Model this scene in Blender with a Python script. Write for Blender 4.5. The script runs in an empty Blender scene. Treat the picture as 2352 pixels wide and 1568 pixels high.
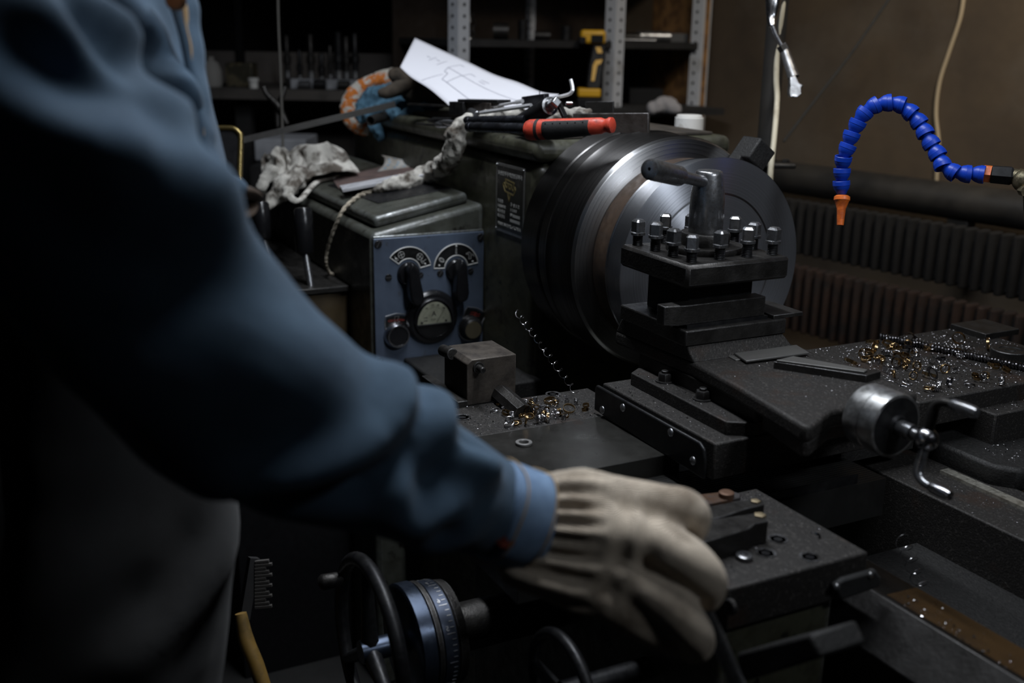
import bpy, bmesh, math, random
from mathutils import Vector as V, Matrix, noise
rnd = random.Random(7)
S = bpy.context.scene
COL = S.collection
# ------------------------------------------------------------------ camera
FPX, CX, CY = 2468.6, 1176.0, 784.0
ya, pi_, ro = math.radians(27.332), math.radians(15.966), math.radians(-1.053)
CAM = V((0, 0, 1.46))
FH = V((-math.cos(ya), math.sin(ya), 0))            # horizontal view direction
RH = FH.cross(V((0, 0, 1)))                          # horizontal right
FW = FH * math.cos(pi_) - V((0, 0, 1)) * math.sin(pi_)
DN0 = -(RH.cross(FW))
RT = RH * math.cos(ro) + DN0 * math.sin(ro)
DN = DN0 * math.cos(ro) - RH * math.sin(ro)
def U(px, py, x=None, y=None, z=None, d=None, pl=None):
    """point of the place seen at a photograph pixel, on a known plane (or at a known depth)"""
    r = RT * (px - CX) + DN * (py - CY) + FW * FPX
    if d is not None: t = d / FPX
    elif x is not None: t = (x - CAM.x) / r.x
    elif y is not None: t = (y - CAM.y) / r.y
    elif z is not None: t = (z - CAM.z) / r.z
    else:
        p0, n = pl; t = (p0 - CAM).dot(n) / r.dot(n)
    return CAM + r * t
cam_d = bpy.data.cameras.new('camera'); cam = bpy.data.objects.new('camera', cam_d); COL.objects.link(cam)
cam_d.sensor_fit = 'HORIZONTAL'; cam_d.sensor_width = 36.0; cam_d.lens = FPX / 2352 * 36
cam_d.clip_start = 0.05
cam.matrix_world = Matrix(((RT.x, -DN.x, -FW.x, CAM.x), (RT.y, -DN.y, -FW.y, CAM.y), (RT.z, -DN.z, -FW.z, CAM.z), (0, 0, 0, 1)))
cam_d.dof.use_dof = True; cam_d.dof.focus_distance = 1.5; cam_d.dof.aperture_fstop = 3.6
S.camera = cam
S.view_settings.view_transform = 'Standard'; S.view_settings.look = 'None'
S.view_settings.exposure = 0.0; S.view_settings.gamma = 1.0; S.view_settings.use_curve_mapping = False

# ------------------------------------------------------------------ materials
def mat(name, col, rough=.5, metal=0., col2=None, sc=20., lo=.45, hi=.6, bump=0., bsc=120., rvar=.12, edge=None, er=.002,
        em=1., spec=.5, aniso=0., tang=None, wave=None, coat=0., col3=None, sc3=6., lo3=.5, hi3=.62, strx=1., emit=None, trans=0., sheen=0., dist=.002):
    m = bpy.data.materials.new(name); m.use_nodes = True; nt = m.node_tree; N = nt.nodes; L = nt.links
    b = N['Principled BSDF']; b.inputs['Roughness'].default_value = rough; b.inputs['Metallic'].default_value = metal
    b.inputs['Specular IOR Level'].default_value = spec
    if trans: b.inputs['Transmission Weight'].default_value = trans
    if coat: b.inputs['Coat Weight'].default_value = coat; b.inputs['Coat Roughness'].default_value = .15
    if sheen: b.inputs['Sheen Weight'].default_value = sheen; b.inputs['Sheen Roughness'].default_value = .6
    tc = N.new('ShaderNodeTexCoord'); mp = N.new('ShaderNodeMapping'); L.new(tc.outputs['Object'], mp.inputs[0]); mp.inputs['Scale'].default_value = (strx, 1, 1)
    def noi(s, det=6., ro_=.6):
        n = N.new('ShaderNodeTexNoise'); n.inputs['Scale'].default_value = s; n.inputs['Detail'].default_value = det; n.inputs['Roughness'].default_value = ro_
        L.new(mp.outputs[0], n.inputs['Vector']); return n.outputs['Fac']
    def ramp(f, a, c, o0=0., o1=1.):
        r = N.new('ShaderNodeMapRange'); L.new(f, r.inputs[0]); r.inputs[1].default_value = a; r.inputs[2].default_value = c; r.inputs[3].default_value = o0; r.inputs[4].default_value = o1; return r.outputs[0]
    def mix(f, a, c):
        x = N.new('ShaderNodeMix'); x.data_type = 'RGBA'; L.new(f, x.inputs[0])
        for i, q in ((6, a), (7, c)):
            if isinstance(q, tuple): x.inputs[i].default_value = (*q, 1)
            else: L.new(q, x.inputs[i])
        return x.outputs[2]
    c = None
    if col2: c = mix(ramp(noi(sc), lo, hi), col, col2)
    if col3: c = mix(ramp(noi(sc3, 8.), lo3, hi3), c or col, col3)
    mt = None
    if edge:
        bv = N.new('ShaderNodeBevel'); bv.samples = 4; bv.inputs[0].default_value = er
        ge = N.new('ShaderNodeNewGeometry'); dt = N.new('ShaderNodeVectorMath'); dt.operation = 'DOT_PRODUCT'
        L.new(bv.outputs[0], dt.inputs[0]); L.new(ge.outputs['Normal'], dt.inputs[1])
        e0 = ramp(dt.outputs['Value'], .995, .93); nn = ramp(noi(60., 5.), .38, .55)
        mu = N.new('ShaderNodeMath'); mu.operation = 'MULTIPLY'; L.new(e0, mu.inputs[0]); L.new(nn, mu.inputs[1])
        c = mix(mu.outputs[0], c or col, edge)
        L.new(ramp(mu.outputs[0], 0, 1, metal, em), b.inputs['Metallic'])
    if c is None: b.inputs['Base Color'].default_value = (*col, 1)
    else: L.new(c, b.inputs['Base Color'])
    if rvar: L.new(ramp(noi(sc * 1.7 + 3), .3, .7, max(.03, rough - rvar), min(1, rough + rvar)), b.inputs['Roughness'])
    h = None
    if bump: h = noi(bsc, 4.)
    if wave:
        ws, wax, wst = wave
        w = N.new('ShaderNodeTexWave'); w.wave_type = 'RINGS' if wax.startswith('R') else 'BANDS'
        if wax.startswith('R'): w.rings_direction = wax[1]
        else: w.bands_direction = wax
        w.inputs['Scale'].default_value = ws; w.inputs['Distortion'].default_value = .6; w.inputs['Detail'].default_value = 2; w.inputs['Detail Scale'].default_value = 2
        L.new(mp.outputs[0], w.inputs['Vector'])
        if h is None: h = w.outputs['Fac']
        else:
            ma = N.new('ShaderNodeMath'); ma.operation = 'MULTIPLY_ADD'; L.new(w.outputs['Fac'], ma.inputs[0]); ma.inputs[1].default_value = wst; L.new(h, ma.inputs[2]); h = ma.outputs[0]
    if h is not None:
        bp = N.new('ShaderNodeBump'); bp.inputs['Strength'].default_value = bump or wave[2]; bp.inputs['Distance'].default_value = dist
        L.new(h, bp.inputs['Height']); L.new(bp.outputs[0], b.inputs['Normal'])
    if aniso:
        b.inputs['Anisotropic'].default_value = aniso; b.inputs['Anisotropic Rotation'].default_value = .25
        if tang:
            t = N.new('ShaderNodeTangent'); t.direction_type = 'RADIAL'; t.axis = tang; L.new(t.outputs[0], b.inputs['Tangent'])
    if emit: b.inputs['Emission Color'].default_value = (*emit[0], 1); b.inputs['Emission Strength'].default_value = emit[1]
    return m
PAINT = mat('worn olive paint', (.052, .052, .034), .42, 0, (.028, .027, .018), 26, .45, .65, .25, 60, .15, (.16, .155, .15), .012, .6, col3=(.012, .011, .009), sc3=34, lo3=.60, hi3=.66)
PAINT2 = mat('worn grey green paint', (.062, .065, .054), .36, 0, (.038, .038, .030), 22, .42, .66, .3, 50, .15, (.32, .34, .35), .009, .9, col3=(.014, .012, .010), sc3=24, lo3=.60, hi3=.68)
DSTEEL = mat('dark oily steel', (.045, .0425, .040), .46, .75, (.030, .028, .026), 30, .4, .65, .25, 300, .14, (.26, .26, .27), .0012, 1.)
DSTEEL2 = mat('dark gritty steel', (.026, .0238, .022), .58, .45, (.085, .078, .072), 260, .54, .72, .5, 420, .12, (.2, .2, .2), .0012, 1., col3=(.045, .022, .012), sc3=9, lo3=.56, hi3=.75)
GREASE = mat('greasy cast iron', (.015, .0145, .014), .6, .3, (.032, .030, .028), 160, .55, .75, .5, 300, .15)
BLACKST = mat('blackened steel', (.018, .018, .020), .42, .6, (.03, .03, .03), 60, .4, .7, .1, 200)
STEEL = mat('bare steel', (.29, .295, .31), .30, .9, (.21, .205, .20), 160, .45, .7, .04, 300, .05)
CHROME = mat('polished steel', (.46, .46, .48), .24, 1., (.40, .40, .42), 150, .5, .7, 0, rvar=.05)
def turned(name, col, col2, rough, aniso, cy, cz, metal=1., bump=.02):
    m = mat(name, col, rough, metal, None, aniso=aniso, tang='X', rvar=0); nt = m.node_tree; N = nt.nodes; L = nt.links; b = N['Principled BSDF']
    tc = N.new('ShaderNodeTexCoord'); sp = N.new('ShaderNodeSeparateXYZ'); L.new(tc.outputs['Object'], sp.inputs[0])
    def ma(op, a, c):
        n = N.new('ShaderNodeMath'); n.operation = op
        for k, q in enumerate((a, c)):
            if isinstance(q, (int, float)): n.inputs[k].default_value = q
            elif q is not None: L.new(q, n.inputs[k])
        return n.outputs[0]
    y = ma('SUBTRACT', sp.outputs[1], cy); z = ma('SUBTRACT', sp.outputs[2], cz); r = ma('SQRT', ma('ADD', ma('MULTIPLY', y, y), ma('MULTIPLY', z, z)), None)
    cb = N.new('ShaderNodeCombineXYZ'); L.new(ma('MULTIPLY', r, 420.), cb.inputs[0]); L.new(ma('MULTIPLY', sp.outputs[0], 420.), cb.inputs[1])
    no = N.new('ShaderNodeTexNoise'); no.inputs['Scale'].default_value = 1.; no.inputs['Detail'].default_value = 5.; L.new(cb.outputs[0], no.inputs['Vector'])
    mr = N.new('ShaderNodeMapRange'); mr.inputs[1].default_value = .35; mr.inputs[2].default_value = .68; L.new(no.outputs['Fac'], mr.inputs[0])
    mx = N.new('ShaderNodeMix'); mx.data_type = 'RGBA'; mx.inputs[6].default_value = (*col, 1); mx.inputs[7].default_value = (*col2, 1); L.new(mr.outputs[0], mx.inputs[0]); L.new(mx.outputs[2], b.inputs['Base Color'])
    rr = N.new('ShaderNodeMapRange'); rr.inputs[1].default_value = .35; rr.inputs[2].default_value = .65; rr.inputs[3].default_value = rough - .06; rr.inputs[4].default_value = rough + .06; L.new(no.outputs['Fac'], rr.inputs[0]); L.new(rr.outputs[0], b.inputs['Roughness'])
    bp = N.new('ShaderNodeBump'); bp.inputs['Strength'].default_value = bump; bp.inputs['Distance'].default_value = .001; L.new(no.outputs['Fac'], bp.inputs['Height']); L.new(bp.outputs[0], b.inputs['Normal'])
    return m
TURNED = turned('turned steel face', (.50, .52, .57), (.37, .385, .42), .38, .9, 0, 0, .90)
TURNRIM = turned('turned steel rim', (.52, .53, .56), (.38, .39, .41), .32, .7, 0, 0)
CHAMF = turned('turned chamfer', (.55, .55, .56), (.40, .395, .39), .32, .6, .054, .958)
CHUCKM = turned('dark turned chuck iron', (.115, .112, .110), (.060, .057, .055), .38, .6, .054, .958)
RUSTRIM = mat('rusty turned rim', (.062, .036, .020), .6, .4, (.036, .023, .016), 40, .4, .7, .1, 200)
RUST = mat('rusty iron', (.019, .007, .0025), .9, .1, (.006, .003, .002), 18, .4, .65, .4, 120)
BAKEL = mat('black bakelite', (.008, .008, .009), .24, 0, rvar=.06, sc=40)
BLACK = mat('black plastic', (.008, .008, .009), .55, 0, spec=.2, rvar=.1, sc=40)
RUBBER = mat('black rubber', (.012, .012, .012), .7, 0, bump=.2, bsc=200)
PANELM = mat('blue grey panel', (.105, .135, .19), .38, .35, (.075, .095, .135), 9, .35, .7, .06, 300, .12, col3=(.055, .045, .038), sc3=40, lo3=.62, hi3=.74)
PLATEBK = mat('black enamel plate', (.006, .006, .006), .35, 0)
SILVER = mat('dull silver bar', (.62, .62, .65), .45, .3, (.42, .42, .44), 40, .5, .7)
BRIGHT = mat('bright plated steel', (.80, .80, .82), .32, .6)
PRINT = mat('pale lettering', (.48, .48, .46), .5, .1)
ALUM = mat('dull aluminium', (.36, .36, .36), .4, .9, (.22, .22, .21), 60, .5, .7)
BRASS = mat('gilt lettering', (.30, .24, .10), .45, .6)
INK = mat('black ink', (.02, .02, .022), .6)
REDINK = mat('red enamel', (.15, .02, .015), .5)
CREAM = mat('meter face', (.50, .50, .38), .5, 0, (.34, .34, .25), 60, .45, .7)
CHIP = mat('bright swarf', (.50, .49, .50), .22, 1.)
CHIPB = mat('straw coloured swarf', (.40, .27, .13), .25, 1., (.30, .20, .10), 60)
CHIPD = mat('dark swarf', (.12, .115, .12), .3, 1.)
DUST = mat('metal grit', (.16, .155, .16), .35, 1.)
WHITERAG = mat('dirty white knit', (.82, .78, .70), .95, 0, (.13, .10, .07), 21, .47, .60, .8, 700, 0, sheen=.2, dist=.003, wave=(420, 'Z', .5))
ROPE = mat('cotton twine', (.52, .46, .36), .95, 0, (.24, .2, .15), 60, .45, .65, .8, 900, 0)
GLOVEM = mat('dirty knit glove', (.78, .66, .52), .95, 0, (.36, .285, .21), 17, .44, .66, .6, 500, 0, sheen=.15, dist=.003, wave=(290, 'Z', .7), col3=(.12, .09, .065), sc3=9, lo3=.56, hi3=.78)
DENIM = mat('blue denim', (.072, .130, .196), .9, 0, (.044, .084, .135), 13, .38, .66, .45, 1400, 0, sheen=.1, dist=.001, col3=(.10, .18, .28), sc3=4.5, lo3=.55, hi3=.75)
DENIML = mat('faded denim', (.21, .33, .51), .9, 0, (.12, .20, .34), 30, .4, .65, .4, 1400, 0, sheen=.1, dist=.001)
THREAD = mat('tan stitching', (.55, .38, .20), .9, 0)
TROUSER = mat('dark work trousers', (.012, .0125, .013), .95, 0, (.007, .007, .007), 12, bump=.3, bsc=900, rvar=0, sheen=.1)
LEATHER = mat('brown leather', (.055, .035, .022), .6, 0, bump=.2, bsc=300)
SHIRT = mat('dark shirt', (.012, .013, .018), .95, 0)
SKIN = mat('skin', (.45, .27, .19), .6, 0)
BLUECL = mat('blue terry cloth', (.10, .22, .32), .98, 0, (.045, .11, .17), 60, .4, .65, 1., 330, 0, dist=.006)
ORANGECL = mat('orange and white towel', (.62, .58, .52), .98, 0, (.66, .20, .035), 55, .47, .53, 1., 330, 0, dist=.006)
BROWNCL = mat('brown suede', (.085, .066, .048), .95, 0, (.05, .04, .03), 30, .4, .6, .5, 500, 0)
PAPER = mat('white paper', (.72, .72, .77), .85, 0)
LINEM = mat('grey pencil line', (.30, .30, .36), .8, 0)
REDP = mat('worn red plastic', (.52, .055, .028), .5, 0, (.20, .03, .02), 70, .52, .66, .2, 200)
WHITEP = mat('white plastic', (.72, .71, .68), .5, 0, (.40, .37, .32), 40, .56, .7)
BLUEP = mat('blue hose plastic', (.004, .042, .40), .40, 0, None, 20, rvar=.08, bump=.08, bsc=200)
ORANGEP = mat('orange plastic', (.66, .14, .018), .45, 0, (.40, .08, .015), 60, .5, .66, .15, 300)
OLDBRASS = mat('grimy brass', (.30, .25, .16), .42, .9, (.10, .09, .06), 60, .45, .62, .3, 200)
CABLE = mat('yellowed cable', (.60, .55, .42), .55, 0, (.36, .31, .22), 20, .5, .7)
CABLE2 = mat('tan wire', (.40, .32, .21), .7, 0)
WALLM = mat('stained brown plaster', (.096, .068, .041), .85, 0, (.050, .036, .024), 2.6, .36, .68, .3, 40, .05, col3=(.12, .10, .078), sc3=1.7, lo3=.5, hi3=.75)
WALLD = mat('grey plaster', (.05, .047, .048), .9, 0, (.03, .028, .028), 3, .4, .65, .2, 40)
FLOORM = mat('oily concrete', (.007, .0065, .006), .9, 0, (.004, .004, .0035), 4, .4, .65, .2, 60)
OSB = mat('brown chipboard', (.30, .155, .055), .8, 0, (.14, .07, .028), 22, .42, .6, .2, 90)
WHITEST = mat('white painted steel', (.52, .54, .58), .45, 0, (.38, .38, .38), 14, .52, .7)
DARKSH = mat('dark shelf board', (.014, .013, .013), .85, 0, (.009, .009, .009), 8)
PIPEM = mat('dusty black pipe', (.018, .017, .016), .55, .1, (.035, .031, .026), 7, .4, .7, .1, 100)
YELLOWP = mat('yellow plastic', (.62, .34, .015), .45, 0)
GREYBOX = mat('grey cardboard box', (.36, .37, .40), .8, 0, (.24, .25, .27), 6)
WOODY = mat('yellow painted wood', (.22, .13, .03), .6, 0, (.13, .08, .02), 30)
GLINT = mat('galvanised steel', (.40, .40, .41), .35, .9, (.25, .25, .25), 40)

# ------------------------------------------------------------------ mesh helpers
WLOC = {}
def frame(d, up=None):
    d = d.normalized(); up = up or (V((0, 0, 1)) if abs(d.z) < .92 else V((1, 0, 0)))
    a = up.cross(d).normalized(); return a, d.cross(a).normalized(), d
class MB:
    def __init__(s): s.v = []; s.f = []; s.m = []; s.k = 0
    def add(s, vs, fs):
        o = len(s.v); s.v += [V(q) for q in vs]; s.f += [tuple(i + o for i in f) for f in fs]; s.m += [s.k] * len(fs); return s
    def mi(s, k): s.k = k; return s
    def box(s, x0, x1, y0, y1, z0, z1):
        return s.add([(x, y, z) for x in (x0, x1) for y in (y0, y1) for z in (z0, z1)], [(0, 1, 3, 2), (4, 6, 7, 5), (0, 4, 5, 1), (2, 3, 7, 6), (0, 2, 6, 4), (1, 5, 7, 3)])
    def obox(s, c, h, ax):
        c = V(c); a, b, d = [V(q).normalized() for q in ax]
        return s.add([c + a * (h[0] * i) + b * (h[1] * j) + d * (h[2] * k) for i in (-1, 1) for j in (-1, 1) for k in (-1, 1)], [(0, 1, 3, 2), (4, 6, 7, 5), (0, 4, 5, 1), (2, 3, 7, 6), (0, 2, 6, 4), (1, 5, 7, 3)])
    def bar(s, p0, p1, w, h, up=None):
        p0 = V(p0); p1 = V(p1); a, b, d = frame(p1 - p0, up); L_ = (p1 - p0).length / 2
        return s.obox((p0 + p1) / 2, (w / 2, h / 2, L_), (a, b, d))
    def rev(s, prof, o, ax, n=40, closed=False):
        o = V(o); a, b, d = frame(V(ax)); vs = []; fs = []; k = len(prof)
        for t, r in prof:
            for i in range(n):
                q = 2 * math.pi * i / n; vs.append(o + d * t + (a * math.cos(q) + b * math.sin(q)) * max(r, 1e-5))
        for j in range(k - (0 if closed else 1)):
            for i in range(n):
                i2 = (i + 1) % n; j2 = (j + 1) % k; fs.append((j * n + i, j * n + i2, j2 * n + i2, j2 * n + i))
        if not closed:
            if prof[0][1] > 1e-4: fs.append(tuple(range(n))[::-1])
            if prof[-1][1] > 1e-4: fs.append(tuple((k - 1) * n + i for i in range(n)))
        return s.add(vs, fs)
    def cyl(s, p0, p1, r0, r1=None, n=24, c=0.):
        p0 = V(p0); p1 = V(p1); L_ = (p1 - p0).length; r1 = r0 if r1 is None else r1
        pr = [(0, r0 - c), (c, r0), (L_ - c, r1), (L_, r1 - c)] if c else [(0, r0), (L_, r1)]
        return s.rev(pr, p0, p1 - p0, n)
    def tube(s, pts, r, n=10, caps=True, el=1., closed=False, up=None):
        pts = [V(p) for p in pts]; k = len(pts); vs = []; fs = []; a = None
        for i, p in enumerate(pts):
            if closed: d = (pts[(i + 1) % k] - pts[i - 1]).normalized()
            else: d = (pts[min(i + 1, k - 1)] - pts[max(i - 1, 0)]).normalized()
            if a is None: a, b, _ = frame(d, up)
            else:
                a = (a - d * a.dot(d))
                a = a.normalized() if a.length > 1e-6 else frame(d)[0]
                b = d.cross(a)
            rr = r[i] if isinstance(r, (list, tuple)) else r
            e = el[i] if isinstance(el, (list, tuple)) else el
            for j in range(n):
                q = 2 * math.pi * j / n; vs.append(p + a * (math.cos(q) * rr) + b * (math.sin(q) * rr * e))
        for i in range(k if closed else k - 1):
            for j in range(n):
                i2 = (i + 1) % k; j2 = (j + 1) % n; fs.append((i * n + j, i * n + j2, i2 * n + j2, i2 * n + j))
        if caps and not closed: fs.append(tuple(range(n))[::-1]); fs.append(tuple((k - 1) * n + j for j in range(n)))
        return s.add(vs, fs)
    def prism(s, poly, vec):
        vec = V(vec); n = len(poly); vs = [V(p) for p in poly] + [V(p) + vec for p in poly]
        return s.add(vs, [tuple(range(n))[::-1], tuple(range(n, 2 * n))] + [(i, (i + 1) % n, n + (i + 1) % n, n + i) for i in range(n)])
    def sph(s, c, r, n=16, sc=(1, 1, 1)):
        c = V(c); vs = []; fs = []; m = n // 2
        for j in range(m + 1):
            t = math.pi * j / m
            for i in range(n):
                q = 2 * math.pi * i / n; vs.append(c + V((math.sin(t) * math.cos(q) * sc[0], math.sin(t) * math.sin(q) * sc[1], math.cos(t) * sc[2])) * r)
        for j in range(m):
            for i in range(n): fs.append((j * n + i, (j + 1) * n + i, (j + 1) * n + (i + 1) % n, j * n + (i + 1) % n))
        return s.add(vs, fs)
    def grid(s, fn, nu, nv, cu=False):
        vs = [fn(i / (nu if cu else nu - 1), j / (nv - 1)) for i in range(nu) for j in range(nv)]; fs = []
        for i in range(nu if cu else nu - 1):
            for j in range(nv - 1): fs.append((i * nv + j, ((i + 1) % nu) * nv + j, ((i + 1) % nu) * nv + j + 1, i * nv + j + 1))
        return s.add(vs, fs)
    def text(s, body, size, o, ax, ay, depth=.0004, align='CENTER', sx=1.):
        cu = bpy.data.curves.new('t', 'FONT'); cu.body = body; cu.size = size; cu.extrude = depth / 2; cu.align_x = align; cu.align_y = 'CENTER'; cu.resolution_u = 3
        ob = bpy.data.objects.new('t', cu); COL.objects.link(ob); bpy.context.view_layer.update()
        me = bpy.data.meshes.new_from_object(ob.evaluated_get(bpy.context.evaluated_depsgraph_get()))
        ax = V(ax).normalized(); ay = V(ay).normalized(); az = ax.cross(ay)
        s.add([V(o) + ax * (q.co.x * sx) + ay * q.co.y + az * q.co.z for q in me.vertices], [tuple(p.vertices) for p in me.polygons])
        bpy.data.objects.remove(ob); bpy.data.meshes.remove(me); bpy.data.curves.remove(cu); return s
    def build(s, name, mats, parent=None, o=None, bev=0., seg=2, smooth=40, sub=0, solid=0., remesh=0., rs=0):
        base = WLOC.get(parent.name) if parent else (V(o) if o is not None else V((0, 0, 0)))
        me = bpy.data.meshes.new(name); me.from_pydata([tuple(q - base) for q in s.v], [], s.f)
        mats = mats if isinstance(mats, (list, tuple)) else [mats]
        for m in mats: me.materials.append(m)
        if len(mats) > 1:
            for p, k in zip(me.polygons, s.m): p.material_index = min(k, len(mats) - 1)
        bm = bmesh.new(); bm.from_mesh(me); bmesh.ops.recalc_face_normals(bm, faces=bm.faces[:]); bm.to_mesh(me); bm.free()
        if smooth:
            for p in me.polygons: p.use_smooth = True
            me.set_sharp_from_angle(angle=math.radians(smooth))
        ob = bpy.data.objects.new(name, me); COL.objects.link(ob)
        if parent: ob.parent = parent
        else: ob.location = base
        WLOC[ob.name] = base.copy()
        if remesh:
            md = ob.modifiers.new('r', 'REMESH'); md.mode = 'VOXEL'; md.voxel_size = remesh; md.use_smooth_shade = True
            if rs: sm = ob.modifiers.new('s', 'SMOOTH'); sm.iterations = rs; sm.factor = .5
        if solid: md = ob.modifiers.new('t', 'SOLIDIFY'); md.thickness = solid; md.offset = 0
        if bev: md = ob.modifiers.new('b', 'BEVEL'); md.width = bev; md.segments = seg; md.limit_method = 'ANGLE'; md.angle_limit = math.radians(35)
        if sub: md = ob.modifiers.new('u', 'SUBSURF'); md.levels = sub; md.render_levels = sub
        return ob
def thing(name, label, cat, loc, group=None):
    o = bpy.data.objects.new(name, None); COL.objects.link(o); o.location = loc; o.empty_display_size = .05
    WLOC[o.name] = V(loc); return tag(o, label, cat, group)
def tag(o, label, cat, group=None, kind=None):
    o['label'] = label; o['category'] = cat
    if group: o['group'] = group
    if kind: o['kind'] = kind
    return o
def struct(o): o['kind'] = 'structure'; return o
def part(name, parent):                                   # an Empty part that only groups sub-parts
    o = bpy.data.objects.new(name, None); COL.objects.link(o); o.parent = parent; o.empty_display_size = .03; WLOC[o.name] = WLOC[parent.name].copy(); return o
def smoothpts(P, n):                                      # Catmull-Rom through points
    P = [V(p) for p in P]; out = []
    for i in range(len(P) - 1):
        a, b, c, d = P[max(i - 1, 0)], P[i], P[i + 1], P[min(i + 2, len(P) - 1)]
        for k in range(n):
            t = k / n; out.append(.5 * ((2 * b) + (c - a) * t + (2 * a - 5 * b + 4 * c - d) * t * t + (3 * b - a - 3 * c + d) * t ** 3))
    return out + [P[-1]]
def lerpl(L_, n):
    out = []
    for i in range(len(L_) - 1):
        for k in range(n): out.append(L_[i] + (L_[i + 1] - L_[i]) * k / n)
    return out + [L_[-1]]
X, Y, Z = V((1, 0, 0)), V((0, 1, 0)), V((0, 0, 1))
# ------------------------------------------------------------------ the lathe
lathe = thing('metal_lathe', 'large green-grey metal lathe with a spinning chuck, four-way tool post and blue-grey control panel', 'lathe', (-1.2, 1.0, .15))
AY, AZ = 1.054, 1.108                                   # spindle axis
# headstock
HSY = 1.30
hs = MB().box(-2.62, -1.64, .89, HSY, .15, 1.245).build('headstock', PAINT, lathe, bev=.022, seg=4)
MB().box(-2.63, -1.634, .885, HSY + .005, 1.246, 1.284).build('headstock_lid', PAINT, hs, bev=.016, seg=4)
MB().cyl((-1.645, AY, AZ), (-1.60, AY, AZ), .13, n=48).build('spindle_flange', DSTEEL, hs)
# nameplate
NX0, NX1, NZ0, NZ1 = -1.795, -1.682, 1.106, 1.232
npl = MB().box(NX0, NX1, .8885, .89, NZ0, NZ1).build('nameplate', ALUM, lathe)
MB().box(NX0 + .005, NX1 - .005, .8881, .8886, NZ0 + .005, NZ1 - .005).build('enamel_field', PLATEBK, npl)
def npt(u, v): return V((NX0 + u * (NX1 - NX0), .8879, NZ1 - v * (NZ1 - NZ0)))
m = MB()
def nt(s, u, v, size, sx=1., al='CENTER'): m.text(s, size, npt(u, v), X, Z, .0004, al, sx)
nt('조선민주주의인민공화국', .5, .145, .0088, 1.10)
for i, (a, b) in enumerate((('기 계 명', '구 성 3 호'), ('두축심사이거리', '1 5 0 0'), ('제 조 번 호', '№'), ('제 조 년 도', ''))):
    nt(a, .07, .555 + i * .073, .0072 if i != 1 else .0064, .95 if i != 1 else .82, 'LEFT')
    if b: nt(b, .53, .565 + i * .073, .0078, 1.15, 'LEFT')
nt('MADE IN D.P.R.of KOREA', .5, .885, .0080, 1.03)
m.build('plate_lettering', PRINT, npl, smooth=0)
m = MB()
for u0, u1, v0 in ((.62, .87, .713), (.53, .87, .79)):
    a = npt(u0, v0 - .02); b = npt(u1, v0 + .02); m.box(a.x, b.x, .8878, .8882, b.z, a.z)
m.build('stamped_field', PRINT, npl)
m = MB()
for pl_ in ([(-90, -130), (105, -95), (85, -10)], [(-90, -130), (-70, -60), (60, -35)], [(-135, -20), (-105, -60), (-70, 30), (-40, 30), (-35, -15), (-10, -15), (-5, 40), (30, 45), (35, 0), (60, 5), (65, 50), (95, 55), (110, -25), (130, 40)],
            [(-135, -20), (-90, 110), (90, 150), (130, 40)], [(-30, 140), (0, 290), (30, 150)]):
    for (a, b), (c, d) in zip(pl_, pl_[1:]):
        m.bar(npt(.485, .31) + V((a * .000190, 0, -b * .0000913)), npt(.485, .31) + V((c * .000190, 0, -d * .0000913)), .0026, .0006, Y)
m.build('emblem', BRASS, npl, smooth=0)
for u in (.03, .97):
    for v in (.03, .97): MB().sph(npt(u, v), .0022, 10).build('rivet', STEEL, npl)
# gearbox housing with a tilted top
gb = MB().prism([(-2.6, .661, .15), (-2.6, .661, 1.102), (-2.6, .891, 1.148), (-2.6, .891, .15)], (.75, 0, 0)).build('gearbox_housing', PAINT2, lathe, bev=.010, seg=3)
GN = V((0, -.046, .23)).normalized(); GP = V((-1.9, .661, 1.102)); GU = V((0, .23, .046)).normalized()
def gtop(px, py, h=0): return U(px, py, pl=(GP + GN * h, GN))
m = MB(); c = GP + GU * .118 + GN * .011; m.obox(V((-2.245, c.y, c.z)), (.365, .098, .011), (X, GU, GN)); m.build('gearbox_lid', PAINT2, gb, bev=.008, seg=3)
MB().box(-1.853, -1.848, .664, .889, .838, 1.098).build('panel_rim', PAINT2, gb, bev=.002)
# control panel
XP = -1.844
cp = MB().box(-1.848, XP, .664, .888, .845, 1.094).build('control_panel', PANELM, lathe, bev=.0012)
def zp(zx, zy, x=XP): return U(850 + zx / 4.75, 520 + zy / 4.75, x=x)
def screw(c, r, par, ang, nm='screw'):
    m = MB().cyl(c, c + X * .0022, r, n=20, c=.0005).mi(1); d = Y * math.cos(ang) + Z * math.sin(ang); m.bar(c + X * .0022 - d * r * .9, c + X * .0022 + d * r * .9, .0016, .0005, X); return m.build(nm, [BLACKST, STEEL], par)
for (a, b), q, r in (((85, 195), 1.1, .0072), ((1205, 115), .9, .0072), ((108, 1470), 1.1, .0072), ((1212, 1395), .4, .0072), ((200, 555), 0, .0066), ((548, 530), .6, .006), ((765, 510), 1.0, .0066), ((1097, 485), .5, .006)):
    screw(zp(a, b), r, cp, q)
def arcpts(c, r, a0, a1, n): return [c + Y * (r * math.cos(math.radians(a0 + (a1 - a0) * i / n))) + Z * (r * math.sin(math.radians(a0 + (a1 - a0) * i / n))) for i in range(n + 1)]
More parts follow.
